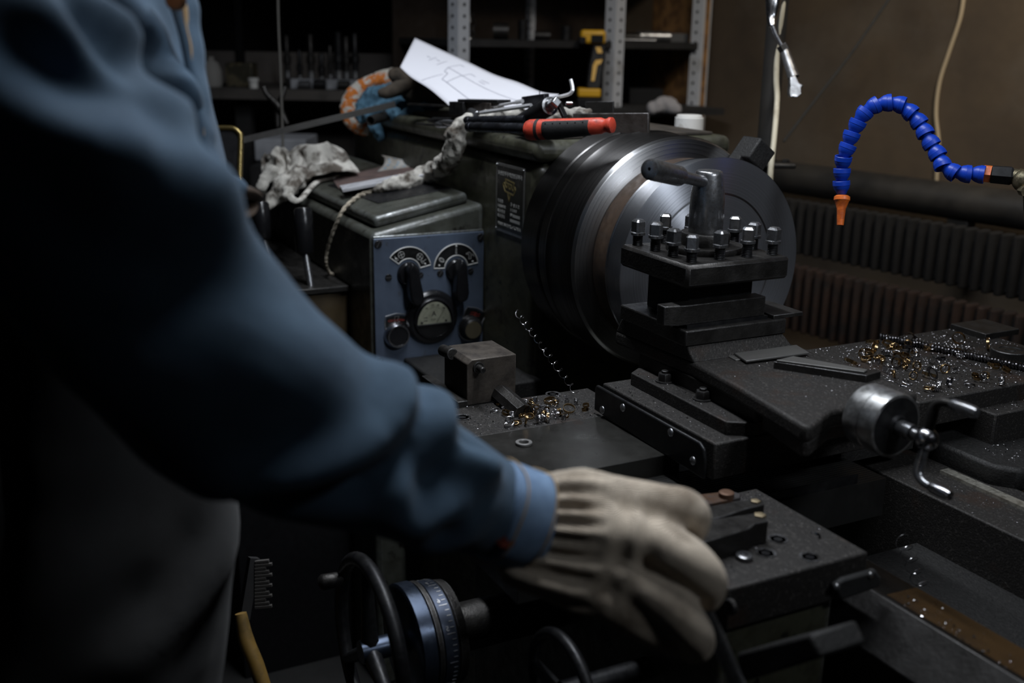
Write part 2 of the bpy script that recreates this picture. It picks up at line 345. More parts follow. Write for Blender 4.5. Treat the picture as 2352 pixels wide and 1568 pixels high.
def dial(c, a0, a1, marks):
    ro_, ri_ = .0462, .0242
    o = arcpts(c, ro_, a0, a1, 24); i_ = arcpts(c, ri_, a1, a0, 24)
    m = MB().mi(0); n = 25; vs = o + i_[::-1]
    m.add([p + X * .0008 for p in vs], [(k, k + 1, n + k + 1, n + k) for k in range(n - 1)])
    m.mi(1).tube([p + X * .0009 for p in o + i_], .0012, 6, closed=True)
    for kind, ang in marks:
        p = c + (Y * math.cos(math.radians(ang)) + Z * math.sin(math.radians(ang))) * ((ro_ + ri_) / 2 + (.0)) + X * .0011
        e = Y * math.cos(math.radians(ang - 90)) + Z * math.sin(math.radians(ang - 90)); f = Y * math.cos(math.radians(ang)) + Z * math.sin(math.radians(ang))
        w = .0007
        if kind == 'wheel':
            m.tube([p + (e * math.cos(t * .3) + f * math.sin(t * .3)) * .0062 for t in range(21)], .0004, 5, closed=True)
            m.bar(p - f * .006, p + f * .006, w, .0003, X); m.bar(p - e * .006, p + e * .006, w, .0003, X)
            s_ = 1 if ang > 90 else -1
            q = p - e * (.011 * s_) - f * .004; m.bar(q - e * .003 + f * .001, q + e * .003 + f * .001, w, .0003, X); m.bar(q - e * .003 - f * .002, q + e * .003 - f * .002, w, .0003, X); m.bar(q - e * .003 + f * .001, q - e * .003 - f * .002, w, .0003, X); m.bar(q + f * .001, q + f * .008 - e * (.002 * s_), w, .0003, X)
        elif kind == '0':
            m.tube([p + e * (math.cos(t * .3) * .0034) + f * (math.sin(t * .3) * .0058) for t in range(21)], .0005, 5, closed=True); m.tube([p + e * (math.cos(t * .3) * .0016) + f * (math.sin(t * .3) * .004) for t in range(21)], .0003, 5, closed=True)
        elif kind == 'I':
            m.bar(p - f * .007 - e * .0008, p + f * .007 - e * .0008, .0005, .0003, X); m.bar(p - f * .007 + e * .0008, p + f * .007 + e * .0008, .0005, .0003, X)
            for k in (-.007, .007): m.bar(p + f * k - e * .0022, p + f * k + e * .0022, w, .0003, X)
        elif kind == 'tap':
            L_ = [(-.008, -.002), (-.006, .004), (-.001, .005), (.003, .002), (.007, -.001), (.004, -.005), (0, -.001), (-.004, .001), (-.006, -.003)]
            for (a, b), (a2, b2) in zip(L_, L_[1:] + L_[:1]): m.bar(p + e * a + f * b, p + e * a2 + f * b2, w, .0003, X)
            m.bar(p + e * .002 + f * .004, p + e * .005 + f * .008, w, .0003, X); m.bar(p + e * .001 + f * .008, p + e * .008 + f * .006, w, .0003, X)
    for t in ((a0 - 9 if a0 > 150 else a0 - 8), a1 + 8) + ((90,) if a0 > 150 else ()): m.sph(c + (Y * math.cos(math.radians(t)) + Z * math.sin(math.radians(t))) * (.0425 if t == 90 else .036) + X * .0012, .0020, 8)
    return m.build('dial_scale', [PLATEBK, PRINT], cp, smooth=30)
CL, CR = zp(415, 488), zp(937, 450)
dial(CL, 141.5, 11, (('wheel', 113), ('wheel', 48))); dial(CR, 177, 8, (('0', 150), ('I', 90), ('tap', 38)))
def knob(c, tilt):
    f = Z * math.cos(tilt) - Y * math.sin(tilt); e = Y * math.cos(tilt) + Z * math.sin(tilt)
    kb = MB().cyl(c, c + X * .010, .0225, .021, n=32, c=.002).build('selector_knob', BAKEL, cp)
    P = [(0, .027), (-.009, .014), (-.0105, .004), (-.0135, -.040), (-.011, -.052), (-.004, -.057), (.004, -.057), (.011, -.052), (.0135, -.040), (.0105, .004), (.009, .014)]
    MB().prism([c + X * .009 + e * a + f * b for a, b in P], X * .024).build('grip', BAKEL, kb, bev=.004, seg=3)
knob(CL - Z * .004, math.radians(9)); knob(CR - Z * .004, math.radians(1))
# ammeter
am_c = zp(668, 985)
am = MB().rev([(0, .0535), (.004, .0535), (.009, .050), (.0105, .046), (.0105, .041), (.015, .040), (.0165, .0375), (.0165, .0358), (.0146, .0354), (.0146, 0)], am_c, X, 56).build('ammeter', BAKEL, lathe)
fc = am_c + X * .0150 - Z * .010; n = 28
m = MB(); vs = [fc] + [fc + Y * (.0345 * math.cos(math.pi * i / n)) + Z * (max(0, math.sin(math.pi * i / n)) * .043) for i in range(n + 1)]
m.add(vs, [(0, i + 1, i + 2) for i in range(n)]); m.build('meter_face', CREAM, am, smooth=0)
MB().bar(fc - Y * .035 + X * .0006, fc + Y * .035 + X * .0006, .0016, .0014, X).build('face_ledge', ALUM, am)
m = MB(); q = fc + X * .0004
m.text('A', .0135, q + Z * .0195 - Y * .001, Y, Z, .0003)
for s_, t in (('10', 122), ('15', 97), ('20', 76), ('30', 52)): m.text(s_, .0055, q + Y * (.031 * math.cos(math.radians(t))) + Z * (.037 * math.sin(math.radians(t))), Y, Z, .0003)
for t in range(28, 156, 6): m.bar(q + Y * (.026 * math.cos(math.radians(t))) + Z * (.0315 * math.sin(math.radians(t))), q + Y * (.028 * math.cos(math.radians(t))) + Z * (.0335 * math.sin(math.radians(t))), .0004, .0002, X)
m.text('1978', .0042, q - Y * .0185 + Z * .0130, Y, Z, .0003); m.text('2406', .0042, q - Y * .0185 + Z * .0075, Y, Z, .0003); m.text('P 531', .0046, q - Y * .002 + Z * .0085, Y, Z, .0003); m.text('1,5', .0038, q + Y * .018 + Z * .010, Y, Z, .0003)
for k in (-.026, .024): m.cyl(q + Y * k + Z * .004, q + Y * k + Z * .004 + X * .0005, .0024, n=12)
m.build('meter_lettering', INK, am, smooth=0)
MB().bar(q + Y * .004 + Z * .002 + X * .001, q + Y * .0215 + Z * .029 + X * .001, .0007, .0003, X).build('needle', INK, am)
gm = bpy.data.materials.new('meter glass'); gm.use_nodes = True; nt_ = gm.node_tree; nt_.nodes.clear()
o_ = nt_.nodes.new('ShaderNodeOutputMaterial'); t_ = nt_.nodes.new('ShaderNodeBsdfTransparent'); g_ = nt_.nodes.new('ShaderNodeBsdfGlossy'); g_.inputs['Roughness'].default_value = .08; x_ = nt_.nodes.new('ShaderNodeMixShader'); f_ = nt_.nodes.new('ShaderNodeFresnel')
nt_.links.new(f_.outputs[0], x_.inputs[0]); nt_.links.new(t_.outputs[0], x_.inputs[1]); nt_.links.new(g_.outputs[0], x_.inputs[2]); nt_.links.new(x_.outputs[0], o_.inputs[0])
MB().cyl(am_c + X * .0169, am_c + X * .0174, .0362, n=40).build('meter_glass', gm, am)
MB().prism([am_c + X * .0147 + Y * (.0345 * math.cos(math.pi * (1 + i / 20))) + Z * (-.0105 + .024 * math.sin(math.pi * (1 + i / 20))) for i in range(21)], X * .0015).build('meter_cover', BAKEL, am)
# push button and lamp with their label plates
def lab(c, rot, red, shape):
    e = Y * math.cos(rot) + Z * math.sin(rot); f = Z * math.cos(rot) - Y * math.sin(rot)
    P = [(-.0215, -.010), (-.0225, .030), (-.021, .038), (0, .0415), (.021, .038), (.0225, .030), (.0215, -.010)]
    m = MB().mi(0).prism([c + e * (a * .92) + f * (b * .92) for a, b in P], X * .0008); m.mi(1).tube([c + X * .0009 + e * a + f * b for a, b in P], .0009, 6)
    def ln(a, b, k): m.mi(k).bar(c + X * .0011 + e * a[0] + f * a[1], c + X * .0011 + e * b[0] + f * b[1], .0010, .0005, X)
    if shape == 'motor':
        for a in (-.012, -.004, .004): 
            for (u, v), (u2, v2) in zip(((-.003, .027), (.003, .027), (.003, .030), (-.003, .030)), ((.003, .027), (.003, .030), (-.003, .030), (-.003, .027))): ln((a + u, v), (a + u2, v2), 2)
        ln((.008, .027), (.018, .027), 2); ln((.008, .030), (.018, .027), 2); ln((-.017, .0285), (-.015, .0285), 2)
        ln((-.003, .023), (-.003, .036), 1); ln((-.003, .036), (.006, .036), 1); ln((.006, .036), (.003, .030), 1); ln((.001, .030), (.008, .023), 1)
    else:
        for k in (0, .004): ln((-.010, .026 + k), (.003, .029 + k), 2); ln((.003, .029 + k), (-.002, .025 + k), 2); ln((-.002, .025 + k), (.011, .028 + k), 2)
    return m.build('label_plate', [PLATEBK, ALUM, REDINK], cp, smooth=30)
B1, B2 = zp(285, 1180), zp(1085, 1105)
lab(B1, 0, 1, 'motor'); lab(B2, math.radians(-22), 1, 'bolt')
pb = MB().rev([(0, .0255), (.006, .0250), (.008, .0235), (.013, .0228), (.015, .0215), (.015, .0190), (.012, .0185), (.012, 0)], B1, X, 40).build('push_button', CHROME, cp)
MB().cyl(B1 + X * .009, B1 + X * .0133, .0182, n=32, c=.001).build('button_cap', BAKEL, pb)
lm = MB().rev([(0, .0245), (.005, .0240), (.007, .0225), (.009, .0215), (.016, .0205), (.018, .0185), (.018, .0160), (.0172, .0150), (.0172, 0)], B2, X, 40).build('indicator_lamp', BLACKST, cp)
m = MB()
for i in range(28):
    t = 2 * math.pi * i / 28; m.cyl(B2 + X * .008 + (Y * math.cos(t) + Z * math.sin(t)) * .0212, B2 + X * .0155 + (Y * math.cos(t) + Z * math.sin(t)) * .0202, .0011, n=6)
m.build('knurling', BLACKST, lm)
MB().rev([(.0005, .0172), (.0012, .0168), (.0012, 0)], B2 + X * .0172, X, 32).build('lens', mat('dull amber lens', (.10, .085, .055), .4, .3), lm)
MB().rev([(0, .0262), (.004, .0256), (.004, .0245)], B2, X, 36).build('chrome_ring', CHROME, lm)
# lever box with its two levers
LBZ = U(804, 655, y=.661).z
lb = MB().box(-2.7, -1.985, .40, .660, .78, LBZ - .012).build('lever_box', mat('brown oily panel', (.062, .044, .022), .45, .1, (.05, .036, .02), 14, col3=(.12, .10, .07), sc3=9, lo3=.6, hi3=.66), lathe, bev=.003)
MB().box(-2.68, -2.0, .42, .66, .15, .78).build('box_pedestal', BLACK, lb)
MB().box(-2.71, -1.976, .395, .6605, LBZ - .012, LBZ).build('lever_box_lid', DSTEEL, lb, bev=.002)
def lever(base, gb, gt):
    b = U(*base, z=LBZ); d0 = (b - CAM).dot(FW); g0 = U(*gb, d=d0); top = U(*gt, d=d0 - .01); ax = top - g0; L_ = ax.length
    lv = part('control_lever', lathe); MB().cyl(b - (g0 - b).normalized() * .02, g0 + ax * .1, .0068, n=16).build('lever_rod', STEEL, lv)
    MB().rev([(0, .015), (.004, .0178), (L_ * .6, .0184), (L_ - .006, .0176), (L_ - .001, .0140), (L_, .006)], g0, ax, 24).build('lever_grip', BAKEL, lv)
lever((713, 655), (700, 582), (696, 476)); lever((622, 618), (604, 548), (598, 462))
# chuck
ck = part('chuck', lathe)
def rv(prof, nm, mt, par, n=96): return MB().rev([(x, r) for x, r in prof], V((0, AY, AZ)), X, n).build(nm, mt, par, smooth=28)
rv([(-1.638, .10), (-1.636, .193), (-1.630, .1970), (-1.577, .1972), (-1.574, .1955), (-1.574, .10)], 'backplate', CHUCKM, ck)
rv([(-1.574, .12), (-1.573, .1925), (-1.570, .1955), (-1.545, .1960), (-1.5425, .1985), (-1.5395, .1992), (-1.536, .1975), (-1.515, .1968), (-1.462, .1968), (-1.4595, .1962)], 'chuck_body', CHUCKM, ck)
rv([(-1.4600, .1963), (-1.4535, .1925), (-1.4525, .1905)], 'bright_chamfer', CHAMF, ck)
rv([(-1.4526, .1906), (-1.4530, .05)], 'chuck_face', mat('dark chuck face', (.022, .020, .019), .6, .6, bump=.1), ck)
def jaw(ang, r0, r1):
    f = Z * math.cos(ang) + Y * math.sin(ang); e = Y * math.cos(ang) - Z * math.sin(ang); c = V((0, AY, AZ)); m = MB()
    w = .021; P = [(-1.452, r0), (-1.425, r0), (-1.425, r0 + .02), (-1.405, r0 + .02), (-1.405, r1), (-1.452, r1)]
    m.prism([V((x, AY, AZ)) + f * r - e * w for x, r in P], e * (2 * w)); return m.build('jaw', GREASE, ck, bev=.003)
jaw(math.radians(38), .172, .232); jaw(math.radians(128), .10, .158); jaw(math.radians(218), .10, .158); jaw(math.radians(308), .10, .158)
# workpiece
wp = thing('steel_disc', 'turned steel disc workpiece with a bright rim clamped in the lathe chuck', 'workpiece', (-1.40, AY, AZ))
rv([(-1.452, .10), (-1.4515, .160), (-1.446, .1625), (-1.404, .1655)], 'rusty_flank', RUSTRIM, wp)
rv([(-1.4042, .1655), (-1.4030, .1668), (-1.4000, .1672), (-1.3985, .1662), (-1.3540, .1722), (-1.3515, .1733), (-1.3500, .1735)], 'bright_rim', TURNRIM, wp)
rv([(-1.3501, .1736), (-1.3498, .1725), (-1.3500, .1190), (-1.3507, .1182), (-1.3507, .1165), (-1.3500, .1157), (-1.3472, .0620), (-1.3440, .001)], 'turned_face', TURNED, wp)
DC0 = (.846, 1.072)
# tool post
tp = part('tool_post', lathe)
DS = dict(bev=.0022, seg=2)
MB().box(-1.213, -1.057, .789, .952, 1.159, 1.188).build('clamp_block', DSTEEL, tp, bev=.004, seg=1)
MB().box(-1.190, -1.095, .822, .925, 1.104, 1.160).build('post_core', BLACKST, tp, bev=.002)
MB().box(-1.2095, -1.057, .792, .955, 1.084, 1.1045).build('post_base', DSTEEL, tp, bev=.0018)
def sqbolt(x, y, yaw, dz=0):
    z0 = 1.188; m = MB().mi(1); pr = [(-.001, .0068)]
    for i in range(6): pr += [(.001 + i * .0021, .0072), (.002 + i * .0021, .0062)]
    m.rev(pr + [(.0135 + dz, .0070)], V((x, y, z0)), Z, 18)
    m.mi(0).rev([(.0135 + dz, .0078), (.0140 + dz, .0099), (.0175 + dz, .0099), (.0185 + dz, .008)], V((x, y, z0)), Z, 22)
    a = V((math.cos(yaw), math.sin(yaw), 0)); b = V((-math.sin(yaw), math.cos(yaw), 0)); c = V((x, y, z0 + dz)); h = .0076
    vs = []; L_ = ((.0180, 1.0), (.0320, 1.0), (.0350, .66), (.0355, .3))
    ring = [(1, -.72), (1, .72), (.72, 1), (-.72, 1), (-1, .72), (-1, -.72), (-.72, -1), (.72, -1)]
    for z, k in L_: vs += [c + Z * (z - (.0022 if (k == 1.0 and z > .02 and False) else 0)) + a * (u * h * k) + b * (v * h * k) for u, v in ring]
    fs = [tuple(range(8))[::-1], tuple(range(24, 32))] + [(j * 8 + i, j * 8 + (i + 1) % 8, j * 8 + 8 + (i + 1) % 8, j * 8 + 8 + i) for j in range(3) for i in range(8)]
    m.add(vs, fs); return m.build('square_head_bolt', [STEEL, BLACKST], tp, smooth=30)
bx = (-1.200, -1.158, -1.118, -1.078); by = (.809, .853, .897, .939)
for i, (x, y) in enumerate([(x, by[0]) for x in bx] + [(bx[3], y) for y in by[1:]] + [(x, by[3]) for x in bx[:3]] + [(bx[0], y) for y in by[1:3]]):
    sqbolt(x, y, [.1, .75, .3, .8, .25, .9, .35, .1, .85, .5, .95, .2][i], [0, .003, .001, 0, .002, .004, .001, 0, .003, .001, .005, .002][i])
TC = V((-1.137, .873, 0))
MB().rev([(1.187, .050), (1.192, .0515), (1.196, .050), (1.196, .030)], TC, Z, 48).build('lower_ring', DSTEEL, tp)
MB().rev([(1.195, .032), (1.210, .0335), (1.2125, .032), (1.2125, .024)], TC, Z, 40).build('collar', DSTEEL, tp)
MB().rev([(1.211, .0215), (1.2135, .0228), (1.256, .0226), (1.262, .0222), (1.288, .0184), (1.292, .0172), (1.2935, .015), (1.2935, 0)], TC, Z, 48).build('clamp_nut', STEEL, tp)
h0 = V((TC.x, TC.y, 1.277)); he = U(1491, 388, d=1.275); hd = (he - h0).normalized(); HL = (he - h0).length
MB().rev([(.012, .0075), (HL * .50, .0080), (HL * .505, .0115), (HL * .53, .0128), (HL - .004, .0130), (HL - .001, .0118), (HL, .0095), (HL, .0022), (HL - .006, .0018), (HL - .006, 0)], h0, hd, 32).build('clamp_handle', STEEL, tp)
# compound slide
SZ = .9631                                              # top of the saddle wings
cs = MB().prism([(-1.22, .792, 1.045), (-1.052, .801, 1.045), (-.95, .792, 1.045), (-.814, .771, 1.045), (-.808, .778, 1.045), (-.836, .832, 1.045), (-.842, .972, 1.045), (-.98, .982, 1.045), (-1.06, .978, 1.045), (-1.22, .958, 1.045)], (0, 0, .0195)).build('compound_slide', DSTEEL2, lathe, bev=.005, seg=3)
m = MB(); f0 = [(-1.212, .797), (-1.060, .797), (-1.060, .953), (-1.212, .953)]; f1 = [(-1.219, .793), (-1.050, .802), (-1.047, .965), (-1.219, .957)]
m.add([(x, y, 1.084) for x, y in f0] + [(x, y, 1.0635) for x, y in f1], [(0, 1, 2, 3), (0, 4, 5, 1), (1, 5, 6, 2), (2, 6, 7, 3), (3, 7, 4, 0), (7, 6, 5, 4)]).build('post_seat', DSTEEL2, cs, bev=.002)
MB().box(-1.17, -.924, .800, .97, 1.008, 1.046).build('swivel_base', DSTEEL, cs, bev=.002)
MB().prism([(-.90, .790, 1.028), (-.815, .773, 1.028), (-.810, .780, 1.028), (-.838, .832, 1.028), (-.843, .93, 1.028), (-.90, .93, 1.028)], (0, 0, .019)).build('end_block', DSTEEL2, cs, bev=.003)
# cross slide
xs = MB().box(-1.168, -.9216, .7425, .985, .964, 1.010).build('cross_slide', DSTEEL2, lathe, **DS)
MB().prism([(-1.179, .737, .9688), (-1.179, .737, .9988), (-1.176, .737, 1.0053), (-.945, .737, 1.0044), (-.9356, .737, .9988), (-.932, .737, .986), (-.932, .737, .9622)], (0, .005, 0)).build('wiper_cover', BLACKST, xs, bev=.002, seg=2)
for p in ((1384, 941), (1431, 936), (1541, 993), (1592, 1058)):
    c = U(*p, y=.737); MB().sph(c, .0055, 12, (1, .6, 1)).build('cover_screw', STEEL, xs)
MB().prism([(-1.160, .793, 1.010), (-1.146, .7725, 1.010), (-.966, .7706, 1.010), (-.940, .7706, 1.010), (-.923, .797, 1.010), (-.923, .814, 1.010), (-1.148, .814, 1.010)], (0, 0, .0169)).build('clamp_strip', DSTEEL2, xs, bev=.0012)
for p in ((1526, 876), (1613, 917)):
    c = U(*p, z=1.0269); nb = MB().rev([(0, .0120), (.002, .0120)], c, Z, 24).build('washer', DSTEEL, xs)
    MB().rev([(.002, .0083), (.002, .0092), (.0095, .0092), (.0118, .008), (.0118, .005)], c, Z, 6).rev([(.0118, .0046), (.0148, .0046), (.0154, .004)], c, Z, 14).build('nut', DSTEEL, xs, smooth=30)
MB().box(-1.207, -.951, 1.10, 1.475, .962, 1.0).build('rear_table', DSTEEL2, xs, **DS)
MB().box(-1.16, -.96, .98, 1.11, .93, .962).build('table_arm', GREASE, xs)
a = U(2245, 762, z=1.0); MB().box(a.x - .03, a.x + .04, a.y - .03, a.y + .05, 1.0, 1.010).build('table_stop', DSTEEL, xs, bev=.001)
# dial and double crank on the compound slide
DC = V((0, DC0[0], DC0[1]))
dl = MB().rev([(-.802, .020), (-.800, .0335), (-.798, .0345), (-.779, .0347), (-.7785, .0338), (-.7775, .0338), (-.777, .0347), (-.7595, .0349), (-.757, .0340), (-.7565, .0315)], DC, X, 64).build('feed_dial', ALUM, lathe)
MB().rev([(-.7564, .0312), (-.7560, .018), (-.755, .013), (-.752, .011), (-.752, 0)], DC, X, 48).build('dial_face', BLACKST, dl)
m = MB().rev([(-.753, .0072), (-.751, .0088), (-.744, .0088), (-.7435, .0078), (-.7425, .0078), (-.742, .0088), (-.7345, .0088), (-.7345, .006), (-.74, .006)], DC, X, 24)
m.build('castle_nut', STEEL, dl)
MB().cyl(V((-.74, DC.y, DC.z)), V((-.715, DC.y, DC.z)), .0058, n=16).build('shaft', STEEL, dl)
cr = part('crank_handle', lathe)
bc = V((-.716, DC.y, DC.z)); MB().sph(bc, .0122, 28).build('crank_ball', CHROME, cr)
MB().cyl(bc + V((.004, -.0119, -.003)), bc + V((.0045, -.0124, -.003)), .002, n=12).build('pin', BLACKST, cr)
def crank(p1, p2, sgn):
    a = U(*p1, x=bc.x); e = None
    for k in range(200):
        x = bc.x + k * .001; q = V((x, a.y, a.z)); r = q - CAM; px = CX + FPX * r.dot(RT) / r.dot(FW)
        if (px >= p2[0]): e = q; break
    d = (a - bc); kn = bc + d * .86 + X * .002
    pts = smoothpts([bc + d * .1, bc + d * .45 + X * .001, bc + d * .80 + X * .002, bc + d * .96 + X * .010, a + X * .022], 6)
    rr = [.0048 + .0006 * math.sin(i * .2) for i in range(len(pts))]
    MB().tube(pts, rr, 14).build('crank_arm', DSTEEL if sgn > 0 else STEEL, cr)
    s0 = a + X * .020; L_ = (e - s0).length
    MB().rev([(0, .0045), (.003, .0058), (L_ * .5, .0064), (L_ - .005, .0062), (L_ - .001, .0050), (L_, .003)], s0, e - s0, 20).build('crank_grip', CHROME if sgn < 0 else STEEL, cr)
crank((2148, 913), (2244, 950), 1); crank((2100, 1100), (2184, 1150), -1)
# saddle
sd = MB().box(-1.279, -1.165, .525, .7875, .8975, SZ).build('saddle', DSTEEL2, lathe, **DS)
MB().box(-1.164, -1.011, .525, .761, .932, SZ + .0014).build('saddle_plate', mat('oily flat steel plate', (.058, .057, .052), .34, .7, (.036, .034, .031), 9, .4, .65, .06, 300, .1, (.2, .2, .2), .0012, 1., col3=(.055, .026, .010), sc3=9, lo3=.62, hi3=.76), sd, bev=.0012)
MB().box(-1.011, -.886, .47, .985, .888, .938).build('dovetail_way', mat('striped steel way', (.045, .044, .042), .4, .7, wave=(60, 'X', .4), dist=.001), sd)
for i in range(3): MB().box(-.8915 - i * .0038, -.8895 - i * .0038, .515, .94, .935, .950 - i * .004).build('wiper_strip', BLACKST, sd)
MB().box(-.885, -.710, .601, .777, .918, SZ).build('saddle_wing', DSTEEL2, sd, **DS)
MB().box(-1.22, -.923, 1.219, 1.425, .8975, .9744).build('rear_wing_block', DSTEEL2, sd, **DS)
MB().prism([(-1.22, 1.158, .8975), (-.872, 1.158, .8975), (-.844, 1.181, .8975), (-.844, 1.406, .8975), (-1.22, 1.406, .8975)], (0, 0, .033)).build('rear_wing', GREASE, sd, bev=.006)
for (px, py), r in (((1787, 1238), .0098), ((1759, 1270), .0098), ((1860, 1279), .0098), ((1062, 958), .011), ((1215, 935), .0103), ((1270, 905), .0103)):
    c = U(px, py, z=SZ)
    MB().rev([(.0002, r), (.0008, r * 1.06), (.0008, r * .92), (.0003, r * .90), (.0003, r * .86)], c, Z, 28).mi(1).rev([(.0003, r * .88), (.0002, r * .5), (.0004, r * .48), (.0004, 0)], c, Z, 6).build('counterbored_screw', [DSTEEL, BLACKST], sd, smooth=30)
c = U(1683, 1392, y=.601); MB().cyl(c, c - Y * .005, .008, n=24, c=.001).mi(1).cyl(c - Y * .005, c - Y * .0052, .004, n=6).build('saddle_screw', [DSTEEL, BLACKST], sd)
# way wiper on the saddle end
wz = [U(a, b, x=-.710) for a, b in ((1903, 1338), (1925, 1322), (2000, 1301), (2012, 1318), (2012, 1340), (1918, 1372))]
MB().prism(wz, X * .008).build('way_wiper', RUBBER, sd, bev=.003)
for p in ((1922, 1348), (1999, 1321)): MB().sph(U(*p, x=-.702), .0042, 10, (.6, 1, 1)).build('wiper_screw', STEEL, sd)
# bed
bd = MB().prism([(-1.40, .7556, .60), (-1.40, .7556, .874), (-1.40, .7988, .9106), (-1.40, .8044, .9106), (-1.40, .8119, .905), (-1.40, .8569, .9031), (-1.40, .8606, .888), (-1.40, .8606, .60)], (1.4, 0, 0)).build('bed', mat('oiled bed way', (.019, .018, .0175), .36, .7, (.011, .010, .009), 9, .4, .65, .15, 160, .12, (.5, .5, .52), .002, 1.), lathe, bev=.0012)
MB().prism([(-.712, .8124, .9052), (-.712, .856, .9033), (0, .856, .9033), (0, .8124, .9052)], (0, 0, .0006)).build('oil_film', mat('brown oil film', (.050, .027, .010), .25, .1, (.024, .014, .007), 18, .4, .65, .25, 200), bd)
MB().box(-1.40, 0, 1.059, 1.181, .60, .9031).build('rear_way', DSTEEL2, bd, bev=.002)
MB().box(-.928, 0, 1.130, 1.146, .903, .9073).build('polished_strip', mat('polished way strip', (.55, .53, .46), .35, .8, (.35, .33, .28), 90, .5, .6), bd)
MB().prism([(-.89, .8616, .832), (-.581, .8616, .832), (-.281, .8616, .672), (-.281, 1.059, .672), (-.581, 1.059, .832), (-.89, 1.059, .832)], (0, 0, -.1)).build('cross_rib', GREASE, bd)
MB().box(-2.6, 0, .75, 1.181, .15, .6).build('bed_casting', PAINT, bd)
# apron with its handwheel, lower ledge and levers
ap = MB().box(-1.28, -.720, .606, .745, .42, .917).build('apron', PAINT, lathe, bev=.004)
MB().prism([U(1690, 1500, y=.566), U(1860, 1455, y=.566), U(1885, 1510, y=.566), U(1700, 1568, y=.566)], Y * .05).build('apron_ledge', GREASE, ap, bev=.003)
hwc = U(1012, 1452, y=.45)
hw = part('handwheel', lathe)
def hrev(pr, nm, mt, n=64): return MB().rev([(t, r * 1.33) for t, r in pr], hwc, -Y, n).build(nm, mt, hw, smooth=30)
hrev([(-.16, .022), (-.012, .022), (-.010, .046), (0, .047), (.003, .045)], 'dial_backing', DSTEEL)
hrev([(.003, .0465), (.004, .0485), (.020, .0485), (.021, .047)], 'graduated_ring', mat('graduated steel in sleeve shade', (.05, .06, .085), .35, .8))  # ring colour darkened to stand in for the sleeve's shadow
hrev([(.021, .0475), (.023, .050), (.028, .050), (.030, .047)], 'knurled_ring', DSTEEL)
hrev([(.030, .049), (.031, .051), (.047, .051), (.049, .048), (.049, .02), (.052, .010), (.10, .010), (.10, 0)], 'dial_hub', mat('blue grey hub in sleeve shade', (.045, .058, .085), .3, .8))  # hub colour dimmed as well for the shadow below the sleeve
m = MB()
for i in range(60):
    t = i * math.pi / 30; e = X * math.cos(t) + Z * math.sin(t); m.bar(hwc + e * .0647 - Y * .006, hwc + e * .0647 - Y * (.016 if i % 5 == 0 else .011), .0007, .0005, e)
for i in range(6):
    t = math.radians(35 + i * 30); e = X * math.cos(t) + Z * math.sin(t); m.text(str(5 + i), .008, hwc + e * .0652 - Y * .0185 + Y * .004, -Y, e.cross(-Y) * -1, .0003)
m.build('graduations', ALUM, hw, smooth=0)
wc = hwc - Y * .088
MB().tube([wc + X * (.105 * math.cos(t * math.pi / 32)) + Z * (.105 * math.sin(t * math.pi / 32)) for t in range(64)], .0085, 14, closed=True).build('wheel_rim', BLACKST, hw)
m = MB()
for k in range(3):
    t = math.radians(95 + 120 * k); e = X * math.cos(t) + Z * math.sin(t); m.tube([wc + e * .008, wc + e * .05, wc + e * .10], [.011, .0085, .0075], 10)
m.build('wheel_spokes', BLACKST, hw)
t = math.radians(150); e = X * math.cos(t) + Z * math.sin(t); MB().rev([(0, .006), (.006, .009), (.024, .010), (.028, .007), (.030, .0)], wc + e * .100 - Y * .004, -Y, 16).build('wheel_knob', DSTEEL, hw)
w2 = U(1290, 1590, y=.50)
MB().tube([w2 + X * (.062 * math.cos(t * math.pi / 24)) + Z * (.062 * math.sin(t * math.pi / 24)) for t in range(48)], .0065, 12, closed=True).cyl(w2, w2 + Y * .15, .012, n=16).bar(w2 - X * .06, w2 + X * .06, .012, .008, Y).build('cross_feed_wheel', BLACKST, lathe)
LV0, LV1 = U(1588, 1335, d=.865), U(1712, 1610, d=.90)
lv = part('feed_lever', lathe)
MB().cyl(LV0, LV0 + (LV1 - LV0) * 1.6, .0068, n=20).build('lever_rod', STEEL, lv)
MB().sph(LV0, .0105, 18).build('lever_knob', BAKEL, lv)
# screw beside the panel foot and lower casting under the panel
MB().box(-2.0, -1.846, .668, .888, .55, .838).build('feed_gear_cover', GREASE, lathe, bev=.003)
c = U(950, 880, x=-1.846); screw(c, .011, lathe, .5, 'cover_screw')
MB().box(-1.845, -1.62, .72, .9, .6, .86).build('front_casting', GREASE, lathe, bev=.004)
# stop block standing on the saddle
sb = part('stop_block', lathe)
MB().prism([(-1.3575, .5925, SZ), (-1.3575, .5925, 1.0227), (-1.3575, .600, 1.0288), (-1.3575, .6685, 1.0288), (-1.3575, .6685, SZ)], (.078, 0, 0)).build('block_body', mat('rusty brown block', (.085, .072, .060), .55, .55, (.045, .038, .033), 40, .4, .65, .2, 200, .1, (.25, .23, .2), .0015, 1.), sb, bev=.0013)
BX = -1.2795
c = U(1098, 843, x=BX); MB().cyl(c, c + X * .003, .008, n=24).cyl(c, c + X * .017, .0045, n=14, c=.001).mi(1).cyl(c + X * .0171, c + X * .0173, .002, n=8).build('clamp_bolt', [DSTEEL, BLACKST], sb)
c = U(1026, 800, x=-1.355); MB().cyl(c + V((.03, -.004, 0)), c + V((-.004, -.004, -.003)), .0085, n=20, c=.001).build('thumb_screw', DSTEEL, sb)
c = U(1150, 905, x=BX); MB().cyl(c, c + V((.070, .0, -.007)), .0145, n=8).build('stop_bar', DSTEEL, sb, smooth=20)
MB().box(-1.405, -1.275, .5766, .5925, SZ - .004, SZ + .009).build('block_foot', DSTEEL, sb, bev=.001)
